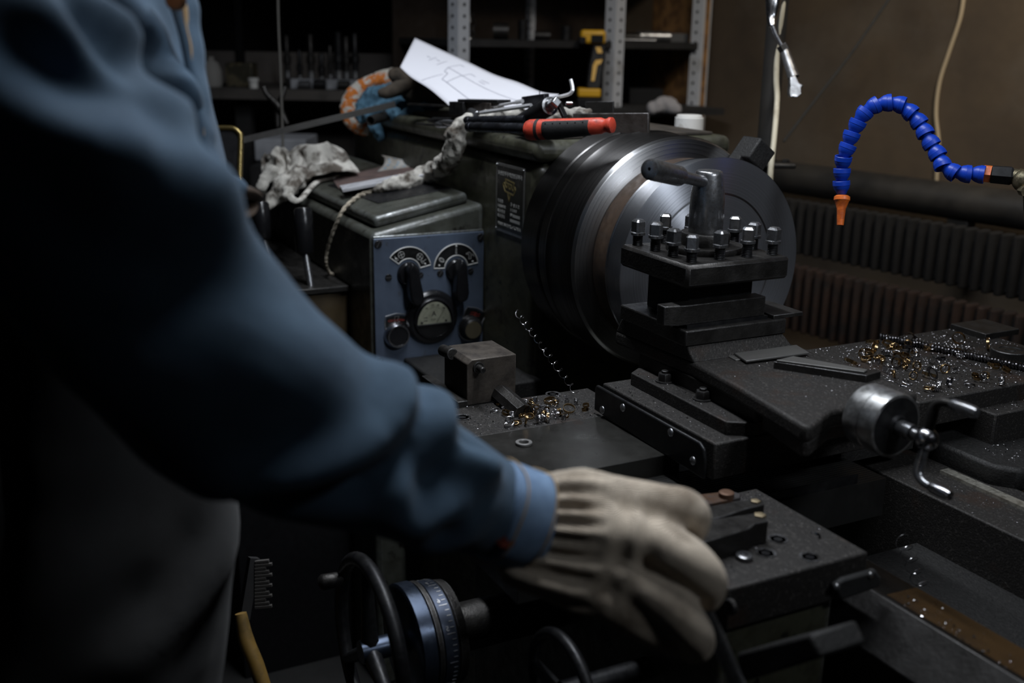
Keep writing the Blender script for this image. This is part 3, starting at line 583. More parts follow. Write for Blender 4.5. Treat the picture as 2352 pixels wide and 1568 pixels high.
# ------------------------------------------------------------------ cutting tools and things on the carriage
ct = thing('cutting_tool', 'dark square turning tool with a ground slanting end clamped in the tool post', 'cutting tool', (-1.08, .85, 1.106))
MB().add([(-1.090, .926, 1.109), (-1.068, .926, 1.109), (-1.068, .926, 1.135), (-1.090, .926, 1.135), (-1.090, .769, 1.109), (-1.068, .787, 1.109), (-1.068, .805, 1.135), (-1.090, .769, 1.135), (-1.074, .769, 1.110), (-1.074, .769, 1.1345)],
         [(0, 1, 2, 3), (0, 4, 8, 5, 1), (1, 5, 6, 2), (3, 2, 6, 9, 7), (0, 3, 7, 4), (5, 8, 9, 6), (4, 7, 9, 8)]).build('tool_shank', DSTEEL, ct, bev=.0012)
MB().box(-1.092, -1.066, .80, .93, 1.1045, 1.109).build('packing_strip', BLACKST, ct)
tag(MB().box(-1.13, -1.060, .935, .985, 1.1045, 1.110).build('packing_plate', DSTEEL, None, (-1.09, .96, 1.1045), bev=.0008), 'thin flat packing plate poking out behind the tool post base', 'plate')
zc = 1.064
def slab(name, pts, z0, h, mt, label, cat, bev=.0008, grp=None):
    P = [U(px, py, z=z0 + h) for px, py in pts]; P = [V((p.x, p.y, z0)) for p in P]; c = sum(P, V()) / len(P)
    return tag(MB().prism(P, (0, 0, h)).build(name, mt, None, c, bev=bev), label, cat, grp)
FLATM = mat('grey flat ground steel', (.13, .128, .12), .5, .5, (.10, .096, .09), 14, .4, .6, .06, 200, .1, (.25, .25, .25), .001, 1.)
slab('steel_shim', [(1661, 811), (1690, 826), (1790, 815), (1760, 800)], 1.0635, .003, FLATM, 'small thin steel shim half hidden under a wider flat plate on the compound slide', 'shim')
slab('steel_plate', [(1687, 810), (1714, 828), (1859, 809), (1829, 791)], 1.067, .003, FLATM, 'wide flat grey steel plate lying on the compound slide near the tool post', 'plate')
slab('steel_bar', [(1777, 830), (1990, 862), (2024, 852), (1824, 819)], 1.0638, .010, DSTEEL, 'dark flat steel bar lying on the compound slide under a tapered wedge', 'bar')
slab('steel_wedge', [(1783, 826), (1985, 853), (1993, 848), (1822, 817)], 1.074, .0025, FLATM, 'grey tapered steel wedge lying on top of the dark bar', 'wedge')
def toolbit(name, top, z1, label, extra=None, mt=None):
    P = [U(px, py, z=z1) for px, py in top]; c = sum(P, V()) / len(P); c.z = .9636
    t = thing(name, label, 'cutting tool', c, 'lathe tools lying on the carriage')
    MB().prism([V((p.x, p.y, .9636)) for p in P], (0, 0, z1 - .9636)).build('tool_shank', mt or DSTEEL, t, bev=.001)
    if extra: extra(t, z1)
    return t
def ins(px, py, r):
    def f(t, z1):
        c = U(px, py, z=z1); MB().rev([(-.004, r), (.0015, r), (.002, r * .8)], c, Z, 5).build('carbide_tip', mat('straw carbide', (.30, .24, .15), .4, .6), t)
    return f
toolbit('tool_holder_bit', [(1560, 1262), (1720, 1214), (1735, 1202), (1765, 1196), (1745, 1176), (1640, 1192), (1540, 1220)], .9884, 'thick dark lathe tool nearest the operator, with a straw coloured tip', ins(1745, 1184, .0065))
toolbit('parting_tool', [(1560, 1208), (1660, 1186), (1712, 1168), (1756, 1158), (1748, 1144), (1690, 1150), (1560, 1178)], .9838, 'middle lathe tool of the three lying on the carriage plate, with a notched tip', ins(1735, 1152, .0055))
def knobx(t, z1):
    c = U(1668, 1140, z=z1); MB().rev([(-.003, .0085), (.005, .0085), (.006, .007), (.006, .003)], c, Z, 20).build('clamp_screw', mat('rusty screw', (.12, .065, .04), .6, .5), t)
toolbit('boring_tool', [(1560, 1170), (1650, 1152), (1700, 1142), (1702, 1134), (1680, 1126), (1560, 1140)], .9763, 'rust-stained lathe tool with a clamp screw, farthest from the operator on the carriage plate', knobx, mat('rust stained tool steel', (.09, .05, .03), .55, .5, (.05, .045, .045), 30))
c = U(1709, 1282, z=.9636); tag(MB().rev([(0, .0075), (.001, .0085), (.004, .0085), (.005, .007), (.005, .004), (.003, .0035), (.003, 0)], c, Z, 20).build('loose_screw', STEEL, None, c), 'small loose screw head lying beside the dark lathe tools on the carriage plate', 'screw')
c = U(1203, 1020, z=.9647); tag(MB().rev([(0, .0060), (.0002, .0105), (.003, .0108), (.0036, .0102), (.0036, .0068), (.0030, .0062)], c, Z, 40, True).build('washer', mat('grey washer', (.20, .195, .19), .5, .5), None, c), 'plain grey washer lying on the flat saddle plate', 'washer')
c = U(1870, 1231, z=.9636); tag(MB().tube([c + V((.006 * math.cos(t * .25), .006 * math.sin(t * .25), .001)) for t in range(10)], .0009, 6).build('swarf_curl', CHIP, None, c), 'small bright curl of swarf alone on the front carriage plate', 'swarf')
# ------------------------------------------------------------------ swarf
def curlmesh(r, turns, pitch, w, th, taper=0.):
    pts = []; n = int(turns * 20)
    for i in range(n + 1):
        t = 2 * math.pi * i / 20; q = r * (1 - taper * i / n); pts.append(V((q * math.cos(t), q * math.sin(t), pitch * i / 20)))
    return MB().tube(pts, th, 6, True, w / th, up=Z) if False else MB().tube(pts, th, 6)
def ribbon(r, turns, pitch, w, th):
    m = MB(); n = int(turns * 18); vs = []
    for i in range(n + 1):
        t = 2 * math.pi * i / 18; d = V((math.cos(t), math.sin(t), 0)); z = pitch * i / 18
        vs += [d * r + Z * z, d * r + Z * (z + w), d * (r - th) + Z * (z + w), d * (r - th) + Z * z]
    fs = [(0, 1, 2, 3), (n * 4 + 3, n * 4 + 2, n * 4 + 1, n * 4)]
    for i in range(n):
        for j in range(4): fs.append((i * 4 + j, i * 4 + (j + 1) % 4, i * 4 + 4 + (j + 1) % 4, i * 4 + 4 + j))
    return m.add(vs, fs)
KINDS = [(curlmesh(.0062, 2.6, .0016, 0, .0007), CHIPB), (curlmesh(.0075, 1.8, .0012, 0, .0006), CHIP), (ribbon(.0060, 1.6, .0012, .0035, .0004), CHIPB), (ribbon(.0085, 1.2, .001, .0045, .0004), CHIPD),
         (curlmesh(.0040, 5, .0022, 0, .0008), CHIP), (ribbon(.0045, 2.4, .0026, .0028, .0004), CHIP), (curlmesh(.0090, 2.3, .0005, 0, .0006, .35), CHIPD), (ribbon(.0100, 1.15, .0008, .004, .0005), CHIPB)]
PROT = {}
def curl(k, c, eul, label, grp, sc=1., name='swarf_curl', mt=None):
    key = (k, (mt or KINDS[k][1]).name)
    if key not in PROT:
        o = KINDS[k][0].build(name, mt or KINDS[k][1], None); PROT[key] = o
    else: o = PROT[key].copy(); COL.objects.link(o)
    o.location = c; o.rotation_euler = eul; o.scale = (sc, sc, sc); return tag(o, label, 'swarf', grp)
def lie(): return (rnd.choice((0, 0, math.pi / 2)) + rnd.uniform(-.35, .35), rnd.uniform(-.3, .3), rnd.uniform(0, 6.28))
SHP = ['small straw coils', 'thin bright curls', 'straw ribbon curls', 'dark ribbon curls', 'tight bright coils', 'short ribbon coils', 'flat dark spirals', 'wide straw rings']
RL = ['small straw coloured coil of swarf among the chips on the rear table', 'thin bright wire curl of swarf on the rear table', 'straw coloured ribbon curl of swarf on the rear table', 'dark ribbon curl of swarf on the rear table', 'tight bright coil of swarf on the rear table', 'short bright ribbon coil of swarf on the rear table', 'flat dark spiral of swarf on the rear table', 'wide straw coloured ring of swarf on the rear table']
for i in range(110):
    px = rnd.triangular(1905, 2335, 2080); py = rnd.uniform(788, 912)
    if py > 920 - .17 * (px - 2110) or py < 800 - (px - 1900) * .10: continue
    if px < 2010 and py > 850: continue
    k = rnd.choice((0, 0, 1, 1, 2, 3, 4, 4, 5, 6, 7)); r_ = (.006, .0075, .006, .0085, .004, .0045, .009, .010)[k]
    e = lie(); sc = rnd.uniform(.75, 1.15); c = U(px, py, z=1.0); c.z = 1.0008 + (abs(math.sin(e[0])) * r_ * sc + .0004)
    curl(k, c, e, RL[k], SHP[k] + ' of swarf on the rear table', sc)
RL2 = [s.replace('on the rear table', 'on the left saddle wing').replace('among the chips ', '') for s in RL]
for i in range(90):
    px = rnd.gauss(1245, 55); py = rnd.uniform(925, 982)
    if not 1125 < px < 1355 or py > 985 - (px - 1150) * .12: continue
    k = rnd.choice((0, 1, 2, 2, 4, 5, 7)); r_ = (.006, .0075, .006, .0085, .004, .0045, .009, .010)[k]
    e = lie(); sc = rnd.uniform(.6, .95); c = U(px, py, z=SZ); c.z = SZ + .0008 + abs(math.sin(e[0])) * r_ * sc + .0004
    curl(k, c, e, RL2[k], SHP[k] + ' of swarf on the left saddle wing', sc)
def grit(name, label, n, spot, mt, smin, smax):
    m = MB()
    for i in range(n):
        c = spot()
        if c is None: continue
        s_ = rnd.uniform(smin, smax) * rnd.choice((1, 1, 1, 1.8)); a = V((rnd.uniform(-1, 1), rnd.uniform(-1, 1), rnd.uniform(-.3, .3))).normalized(); b = a.cross(Z).normalized()
        c = c + Z * s_ * .35
        m.add([c + a * s_, c + b * s_ * .5, c - a * s_, c - b * s_ * .5, c + Z * s_ * .5, c - Z * s_ * .35], [(0, 1, 4), (1, 2, 4), (2, 3, 4), (3, 0, 4), (1, 0, 5), (2, 1, 5), (3, 2, 5), (0, 3, 5)])
    return tag(m.build(name, mt, None, m.v[0], smooth=0), label, 'swarf', None, 'stuff')
def rb(x0, x1, y0, y1, z): return lambda: V((rnd.uniform(x0, x1), rnd.uniform(y0, y1), z))
grit('metal_chips', 'fine bright metal chips scattered over the rear table', 1500, rb(-1.20, -.955, 1.105, 1.47, 1.0), DUST, .0007, .0016)
grit('metal_chips', 'fine metal chips scattered over the left wing of the saddle', 420, rb(-1.275, -1.168, .56, .75, SZ), DUST, .0006, .0013)
grit('metal_chips', 'fine metal chips on the compound slide and its post seat', 260, lambda: V((rnd.uniform(-1.048, -.85), rnd.triangular(.79, .965, .95), 1.064)) if rnd.random() < .75 else None, DUST, .0005, .0011)
grit('metal_chips', 'fine metal chips on the cross slide strip and its wiper cover', 130, lambda: V((rnd.uniform(-1.14, -.95), rnd.uniform(.775, .792), 1.0269)) if rnd.random() < .4 else V((rnd.uniform(-1.16, -.93), rnd.uniform(.745, .768), 1.010)), DUST, .0005, .0012)
grit('metal_chips', 'fine metal chips on the front carriage plate', 200, lambda: V((rnd.uniform(-.88, -.713), rnd.uniform(.605, .773), SZ)) if rnd.random() < .4 else V((rnd.uniform(-.88, -.855), rnd.uniform(.66, .773), SZ)), DUST, .0005, .0012)
grit('metal_chips', 'bright wet chips on the brown oily front way', 260, lambda: V((rnd.uniform(-.70, -.33), min(.855, max(.805, rnd.gauss(.814, .015))), .9060)), CHIP, .0006, .0014)
grit('metal_chips', 'dark chips on the sloping rib between the bed ways', 420, lambda: (lambda t, y: V((-.581 + .30 * t, y, .832 - .16 * t)))(rnd.random(), rnd.uniform(.87, 1.05)), DUST, .0006, .0013)
grit('metal_chips', 'chips on the rear saddle block and casting', 420, lambda: V((rnd.uniform(-1.03, -.928), rnd.uniform(1.225, 1.41), .9744)) if rnd.random() < .6 else V((rnd.uniform(-.92, -.855), rnd.uniform(1.19, 1.39), .9305)), DUST, .0006, .0013)
grit('metal_chips', 'small chips on the dark rear bed way', 160, rb(-.89, -.42, 1.064, 1.125, .9031), DUST, .0006, .0012)
def helix(name, p0, p1, r, turns, th, mt, label, n=14, wob=0):
    a, b, d = frame(p1 - p0); L_ = (p1 - p0).length; N = int(turns * n); m = MB()
    m.tube([p0 + d * (L_ * i / N) + (a * math.cos(2 * math.pi * i / n) + b * math.sin(2 * math.pi * i / n)) * (r * (1 + wob * math.sin(i * .07))) for i in range(N + 1)], th, 6)
    return tag(m.build(name, mt, None, p0), label, 'swarf')
helix('long_swarf_spiral', U(1186, 714, d=1.72), U(1322, 900, d=1.52), .0048, 12, .0005, CHIP, 'thin bright spiral of swarf hanging beside the headstock under the chuck', wob=.1)
helix('long_swarf_spiral', U(2068, 1232, d=1.26), U(2118, 1350, d=1.20), .0085, 4.4, .0006, CHIP, 'open bright spiral of swarf standing between the bed ways')
p0, p1 = U(2022, 771, z=1.006), U(2365, 846, z=1.006)
cl = helix('coiled_swarf_rod', p0, p1, .0040, 46, .0021, CHIPD, 'long tightly coiled dark swarf rod lying across the chips on the rear table')
p0, p1 = U(2085, 782, z=1.005), U(2240, 800, z=1.005)
helix('coiled_swarf_rod', p0, p1, .0036, 18, .0007, CHIP, 'loose bright coil of swarf lying behind the long dark coiled rod', wob=.1)
c = U(2318, 822, z=1.0005); c.z = 1.0005
tag(MB().rev([(0, .026), (.001, .027), (.013, .027), (.014, .026), (.014, .017), (.0125, .0165), (.0125, .008), (.014, .0075), (.014, 0)], c, Z, 48).build('steel_collar', DSTEEL, None, c), 'round dark steel collar on the rear table beside the coiled swarf rod', 'collar')

# ------------------------------------------------------------------ things on the gearbox lid
def onlid(px, py, h): return gtop(px, py, .022 + h)
def lslab(name, pts, h0, h, mt, label, cat, bev=.0006, par=None):
    P = [onlid(px, py, h0 + h) - GN * h for px, py in pts]; c = sum(P, V()) / len(P)
    o = MB().prism(P, GN * h).build(name, mt, par, None if par else c, bev=bev)
    return o if par else tag(o, label, cat)
lslab('steel_sheet', [(752, 424), (868, 466), (1038, 431), (930, 398)], .0006, .0012, BLACKST, 'thin dark steel sheet with a bright cut edge lying on the gearbox lid', 'sheet', .0003)
lslab('emery_sheet', [(762, 410), (778, 432), (905, 408), (962, 390), (905, 376)], .0022, .0006, mat('red brown emery sheet', (.115, .075, .066), .85, 0, (.08, .055, .05), 30), 'red-brown emery sheet under the stacked silver bars on the gearbox', 'emery sheet', 0)
for i, (k, lb_) in enumerate((((0, 0), 'lowest of the stacked silver flat bars on the gearbox lid'), ((5, -2), 'middle silver flat bar of the stack on the gearbox lid'), ((-2, -1), 'topmost silver flat bar of the stack on the gearbox lid'))):
    dx, dy = k; lslab('flat_bar', [(782 + dx, 427 + dy), (783 + dx, 434 + dy), (992 + dx * .4, 397 + dy), (985 + dx * .4, 388 + dy)][0:1] + [(788 + dx, 436 + dy), (992 + dx * .3, 398 + dy), (984 + dx * .3, 389 + dy)], .0032 + i * .0062, .006, SILVER, lb_, 'bar', .0004)
# curled printed paper
dep_ = lambda p: (p - CAM).dot(FW)
A0, A1 = onlid(866, 394, .003), onlid(962, 380, .003)
B0, B1_ = U(874, 356, d=dep_(A0) + .03), U(950, 372, d=dep_(A1) + .03)
def curlp(u, v):
    p = A0.lerp(A1, u).lerp(B0.lerp(B1_, u), v); return p + Y * (.016 * math.sin(v * 3.0)) - X * (.006 * math.sin(v * 3.1) * (1 - u))
m = MB().grid(curlp, 12, 12)
o = thing('sandpaper_sheet', 'curled sandpaper sheet with blue printing standing against the headstock', 'sandpaper', A0)
m.build('paper_sheet', mat('grey paper back', (.36, .35, .33), .85, 0, (.25, .23, .2), 40), o, solid=.0008)
m = MB(); bl = mat('blue print', (.06, .25, .42), .8)
for i in range(4):
    for j in range(5):
        u = .10 + i * .23; v = .12 + j * .19
        if (i + j) % 5 == 4: continue
        q = [curlp(u + a * .06, v + b * .05) for a, b in ((0, 0), (1, 0), (1, 1), (0, 1))]; nrm = (q[1] - q[0]).cross(q[3] - q[0]).normalized(); nrm = nrm if nrm.y < 0 else -nrm
        m.add([p + nrm * .0008 for p in q], [(0, 1, 2, 3)])
m.build('blue_printing', bl, o, smooth=0)
# cloth helper: a soft body grown from pixel-traced chains with real depths
def cloth(name, chains, mt, parent=None, o=None, vox=.004, disp=.006, ts=.02, rs=3, disp2=0, ts2=.05, flat=1.):
    m = MB()
    for ch in chains:
        P = [U(px, py, d=d) for px, py, d, r in ch]; R = [r * d / FPX for px, py, d, r in ch]
        if len(P) == 1: m.sph(P[0], R[0], 14); continue
        P2 = smoothpts(P, 5); R2 = lerpl(R, 5); m.tube(P2, R2, 12, True, flat)
        m.sph(P[0], R[0] * .98, 12); m.sph(P[-1], R[-1] * .98, 12)
    ob = m.build(name, mt, parent, o, remesh=vox, rs=rs)
    for a, b in ((disp2, ts2), (disp, ts)):
        if a:
            tx = bpy.data.textures.new(name, 'CLOUDS'); tx.noise_scale = b; tx.noise_depth = 1
            md = ob.modifiers.new('d', 'DISPLACE'); md.texture = tx; md.strength = a; md.mid_level = .5
    return ob
def dep(p): return (p - CAM).dot(FW)
dl_ = lambda px, py, h=.012: dep(onlid(px, py, h))
# long knit rag over the headstock edge, ending in a twisted string
rg = thing('knit_rag', 'long dirty white knit rag draped over the headstock edge, ending in a twisted string', 'rag', U(1040, 300, d=2.05))
cloth('rag_body', [[(1345, 262, 1.92, 14), (1300, 262, 1.95, 16), (1215, 262, 1.98, 13), (1140, 264, 2.0, 13), (1085, 276, 2.02, 18), (1052, 300, 2.03, 22), (1042, 338, 2.06, 24), (1024, 374, 2.10, 24), (985, 402, dl_(985, 402, .014), 23), (935, 418, dl_(935, 418, .012), 21), (885, 430, dl_(885, 430, .010), 16), (862, 436, dl_(862, 436, .006), 9)], [(1290, 268, 1.9, 12), (1250, 272, 1.92, 10)]], WHITERAG, rg, vox=.0032, disp=.009, ts=.012, disp2=.012, ts2=.03)
sp = [(866, 435, dl_(866, 435, .006)), (826, 449, dl_(826, 449, .004)), (790, 480, dep(U(790, 480, y=.66))), (768, 525, dep(U(768, 525, y=.645))), (752, 575, dep(U(752, 575, y=.642))), (750, 608, dep(U(750, 608, y=.64))), (757, 626, dep(U(757, 626, z=LBZ + .004))), (766, 630, dep(U(766, 630, z=LBZ + .004)))]
sp = smoothpts([U(a, b, d=c) for a, b, c in sp], 14); m = MB()
for ph in (0, math.pi):
    m.tube([p + (X * math.cos(i * .75 + ph) + Z * math.sin(i * .75 + ph)) * .0020 for i, p in enumerate(sp)], [.0032 - .0006 * (i / len(sp)) for i in range(len(sp))], 7)
m.build('twisted_string', ROPE, rg)
# crumpled rag heap on the far end of the gearbox lid
r2 = thing('cotton_rag', 'crumpled heap of dirty white knit rag on the far end of the gearbox lid', 'rag', onlid(720, 410, 0))
L1 = dl_(720, 400, .02)
def crumple(name, quad, hmax, seed, par, mt, nu=84, nv=60, fold=1.):
    q = [onlid(px, py, 0) for px, py in quad]; o = V((seed * 3.7, seed * 1.3, seed))
    def fn(u, v):
        b = q[0].lerp(q[3], u).lerp(q[1].lerp(q[2], u), v); w = V((u * 2.2, v * 1.7, 0)) * fold + o
        w = w + V((noise.noise(w * 1.3), noise.noise(w * 1.3 + V((7, 3, 1))), 0)) * .55
        e = max(0, math.sin(math.pi * (.04 + .92 * u))) ** .55 * max(0, math.sin(math.pi * (.04 + .92 * v))) ** .5
        rid = 1 - abs(noise.noise(w * 1.15)) * 2.1; rid2 = 1 - abs(noise.noise(w * 2.6 + V((3, 1, 4)))) * 2; 
        h = hmax * e * (.42 + .48 * max(0, rid) + .17 * rid2)
        s_ = (noise.noise(w * 1.4 + V((9, 2, 5))) * .10, noise.noise(w * 1.4 + V((2, 8, 5))) * .12)
        return b + (q[3] - q[0]) * s_[0] * (.4 + e) + (q[1] - q[0]) * s_[1] * (.4 + e) + GN * (.002 + h)
    return MB().grid(fn, nu, nv).build(name, mt, par, solid=.0025, smooth=180, sub=1)
crumple('rag_heap', [(655, 440), (655, 385), (795, 370), (828, 408)], .066, 3, r2, WHITERAG)
crumple('rag_heap', [(612, 425), (600, 385), (690, 372), (705, 425)], .060, 8, r2, WHITERAG, 60, 48)
cloth('rag_tail', [[(690, 405, L1 - .02, 22), (655, 428, L1 - .05, 26), (632, 450, L1 - .05, 20), (616, 476, L1 - .06, 8)], [(625, 400, L1 + .05, 20), (606, 412, L1 + .04, 15), (602, 432, L1 + .04, 11)], [(690, 412, L1 - .05, 13), (668, 428, L1 - .09, 12), (660, 447, L1 - .11, 9)]], WHITERAG, r2, vox=.0042, disp=.010, ts=.014, disp2=.02, ts2=.035, rs=2)
tp_ = [U(780, 402, d=dl_(780, 402, .004)), U(758, 410, d=dl_(758, 410, .005)), U(728, 418, d=dl_(728, 418, .006)), U(706, 440, d=dl_(706, 440, .004)), U(688, 460, d=dl_(688, 460, .003) - .01), U(672, 458, d=dl_(672, 458, .004)), U(660, 440, d=dl_(660, 440, .01))]
MB().tube(smoothpts(tp_, 8), lerpl([.004, .006, .008, .0075, .008, .008, .008], 8), 10, True, .5).build('rag_strip', WHITERAG, r2, sub=1)

# ------------------------------------------------------------------ things on the headstock lid
LZ = 1.285
tag(MB().prism([(-2.30, .912, LZ), (-1.665, .905, LZ), (-1.652, .93, LZ), (-1.652, 1.27, LZ), (-2.30, 1.27, LZ)], (0, 0, .005)).build('board', mat('greasy brown board', (.050, .040, .031), .7, 0, (.03, .025, .02), 20, bump=.2, bsc=80), None, (-2.0, 1.1, LZ), bev=.001), 'thin greasy brown board lying under the tools on the headstock lid', 'board')
BZ = LZ + .0052
def bz(px, py, h=0): return U(px, py, z=BZ + h)
# paper drawing
FE = smoothpts([U(953, 87, d=2.46), U(1010, 113, d=2.43), U(1078, 144, d=2.38), U(1137, 172, d=2.33), U(1190, 189, d=2.28), U(1243, 211, d=2.22), U(1284, 216, d=2.17)], 4)
NE = smoothpts([U(919, 154, d=2.32), U(945, 178, d=2.29), U(985, 203, d=2.25), U(1020, 232, d=2.20), U(1048, 253, d=2.15), U(1110, 262, d=2.09), U(1180, 268, d=2.03)], 4)
def ppt(u, v, off=0):
    k = u * (len(FE) - 1); i = min(int(k), len(FE) - 2); a = FE[i].lerp(FE[i + 1], k - i); b = NE[i].lerp(NE[i + 1], k - i)
    return a.lerp(b, v) + Z * (off + .006 * math.sin(v * 3.1) * math.sin(u * 5))
pd = thing('paper_drawing', 'curled white sheet of paper with a pencil part drawing, propped on the headstock', 'drawing', ppt(.8, .6))
MB().grid(ppt, 30, 12).build('paper_sheet', PAPER, pd, solid=.0004)
m = MB()
def pline(pts, w=.0009):
    for (a, b), (c, d) in zip(pts, pts[1:]):
        N_ = 6; Q = [ppt(a + (c - a) * i / N_, b + (d - b) * i / N_, .0012) for i in range(N_ + 1)]
        for p, q in zip(Q, Q[1:]): m.bar(p, q, w, .0003, Z)
for P in ([(.30, .42), (.40, .42), (.385, .72), (.345, .72), (.335, .55), (.31, .55), (.30, .42)], [(.40, .42), (.86, .36)], [(.385, .72), (.80, .72)], [(.30, .42), (.325, .2)], [(.325, .2), (.35, .2)], [(.405, .42), (.42, .28)], [(.42, .28), (.455, .28)], [(.32, .62), (.25, .95)], [(.26, .28), (.24, .48)], [(.20, .30), (.18, .46)], [(.80, .72), (.84, .25)], [(.80, .25), (.84, .25)], [(.86, .72), (.90, .2)], [(.50, .28), (.56, .27)], [(.50, .33), (.55, .33)], [(.21, .36), (.235, .36)], [(.15, .38), (.175, .38)]): pline(P)
m.build('pencil_drawing', LINEM, pd, smooth=0)
# coloured cloths and suede glove at the far end
tw = thing('towel', 'bunched orange and white towel at the far end of the headstock lid', 'towel', U(820, 290, d=2.6))
cloth('towel_body', [[(905, 186, 2.62, 20), (870, 185, 2.62, 18), (835, 200, 2.62, 20), (812, 222, 2.62, 22), (802, 250, 2.62, 22), (812, 280, 2.62, 20), (840, 298, 2.6, 16)]], ORANGECL, tw, vox=.004, disp=.006, ts=.01)
cloth('towel_fold', [[(932, 178, 2.66, 16), (900, 172, 2.66, 16), (868, 178, 2.66, 14)]], mat('white towel edge', (.60, .57, .50), .98, 0, bump=1., bsc=330, dist=.006), tw, vox=.004, disp=.006, ts=.012)
bc_ = thing('terry_cloth', 'bunched blue terry cloth in front of the orange and white towel', 'cloth', U(880, 280, d=2.52))
cloth('cloth_body', [[(832, 262, 2.54, 20), (850, 232, 2.54, 26), (880, 220, 2.54, 28), (915, 222, 2.54, 24), (945, 232, 2.55, 18)], [(850, 262, 2.52, 18), (885, 250, 2.52, 20), (930, 246, 2.5, 16)], [(895, 252, 2.44, 12), (912, 268, 2.43, 16), (915, 276, 2.43, 12)], [(918, 270, 2.42, 14), (945, 264, 2.40, 18), (958, 258, 2.40, 14)], [(930, 280, 2.41, 9), (960, 275, 2.39, 8)], [(960, 235, 2.48, 16), (985, 245, 2.45, 14), (1000, 252, 2.44, 10)], [(862, 290, 2.5, 14), (875, 310, 2.5, 14), (872, 318, 2.5, 8)]], BLUECL, bc_, vox=.004, disp=.010, ts=.012, disp2=.012, ts2=.03, rs=2)
sg = thing('suede_glove', 'dark brown suede glove resting on the blue cloth under the paper', 'glove', U(930, 220, d=2.5))
cloth('glove_palm', [[(905, 172, 2.56, 16), (930, 180, 2.54, 22), (955, 195, 2.5, 26), (985, 215, 2.46, 26), (1010, 235, 2.42, 16)], [(940, 215, 2.47, 20), (970, 225, 2.46, 20)]], BROWNCL, sg, vox=.004, disp=.006, ts=.02)
cloth('glove_finger', [[(945, 196, 2.46, 15), (915, 203, 2.45, 18), (890, 212, 2.44, 16), (878, 214, 2.44, 12)]], BROWNCL, sg, vox=.004, disp=.004, ts=.02)
# long strip saw blade and the small parts
s0, s1 = U(548, 324, d=2.32), U(908, 239, d=2.40); tag(MB().bar(s0, s1, .0012, .0135, Z).build('saw_blade', mat('dull grey strip steel', (.085, .082, .077), .5, .6, (.06, .057, .055), 12), None, s1, bev=.0003), 'long flat grey saw blade reaching over the blue cloth toward the worker', 'saw blade')
s0, s1 = U(940, 239, d=2.30), U(1062, 245, d=2.16); tag(MB().bar(s0, s1, .010, .004, Z).build('steel_rule', DSTEEL, None, s1), 'narrow dark steel rule poking out from the dark blocks under the paper', 'rule')
p0, p1 = U(851, 277, d=2.36), U(912, 258, d=2.5); a_ = p1 - p0; L_ = a_.length
tag(MB().rev([(0, .0085), (0, .0107), (.001, .0112), (L_, .0112), (L_, .0085)], p0, a_, 32, True).build('steel_tube', DSTEEL, None, p0), 'short open-ended steel tube pointing out from the blue cloth', 'tube')
p0, p1 = U(1003, 286, d=2.14), U(1072, 281, d=2.04); a, b, d = frame(p1 - p0); L_ = (p1 - p0).length; vs = []; n = 40; m = MB(); R = .0082
def dr(u, v):
    t = u * 2 * math.pi; w = v * 5.5; k = R * (.62 + .38 * abs(math.cos(t)) ** .6) * (1 if v > .06 else max(.08, v / .06)); return p0 + d * (L_ * v) + a * (k * math.cos(t + w)) + b * (k * math.sin(t + w))
tag(m.grid(dr, 32, 50, True).build('twist_drill', STEEL, None, p0), 'thick twist drill bit lying at the front of the headstock beside the knit rag', 'drill bit')
p0, p1 = U(984, 277, d=2.2), U(1040, 276, d=2.12); tag(MB().rev([(0, .003), (.003, .004), (.02, .004), (.021, .0065), (.03, .0065), ((p1 - p0).length, .005)], p0, p1 - p0, 16).build('small_drill', BLACKST, None, p0), 'thin dark drill bit lying behind the thick twist drill', 'drill bit')
p0, p1 = U(962, 284, d=2.2), U(1050, 292, d=2.08); tag(MB().bar(p0, p1, .012, .004, Z).build('flat_file', DSTEEL, None, p0, bev=.0004), 'flat dark file lying at the headstock edge below the drill bits', 'file')
def blk(nm, c0, c1, w, h, mt, lab_, cat, bev=.001):
    o = MB().bar(c0, c1, w, h, Z).build(nm, mt, None, (c0 + c1) / 2, bev=bev); return tag(o, lab_, cat)
blk('steel_block', U(1046, 248, d=2.12), U(1078, 250, d=2.08), .03, .026, BLACKST, 'small black block at the left end of the tool pile under the paper', 'block')
blk('clamp_jaw', U(1074, 241, d=2.1), U(1142, 248, d=2.0), .03, .018, mat('brown steel', (.10, .085, .075), .5, .6, (.05, .04, .035), 40), 'brownish clamp jaw lying between the black block and the silver rods', 'clamp')
blk('flat_plate', U(1066, 231, d=2.1), U(1158, 233, d=1.98), .03, .006, BLACKST, 'flat black plate lying on top of the brownish clamp jaw', 'plate')
p0, p1 = U(1082, 258, d=2.05), U(1098, 266, d=2.0); tag(MB().cyl(p0, p1, .0085, n=20, c=.001).build('dowel_pin', STEEL, None, p0), 'short shiny dowel pin below the brownish clamp jaw', 'pin')
p0, p1 = U(1126, 246, d=2.0), U(1200, 232, d=1.93); tag(MB().cyl(p0, p0.lerp(p1, .14), .0012, .0026, n=12).cyl(p0.lerp(p1, .14), p0.lerp(p1, .82), .0026, n=12).cyl(p0.lerp(p1, .82), p1, .0040, n=12).build('scriber', BRIGHT, None, p0), 'thin shiny pointed scriber, the upper of the two silver rods', 'scriber')
p0, p1 = U(1103, 259, d=1.99), U(1220, 242, d=1.90); tag(MB().cyl(p0, p0.lerp(p1, .08), .0032, .0042, n=6).cyl(p0.lerp(p1, .08), p1, .0042, n=6).build('hexagon_key', BRIGHT, None, p0, smooth=20), 'long straight shiny hexagon key, the lower of the two silver rods', 'hex key')
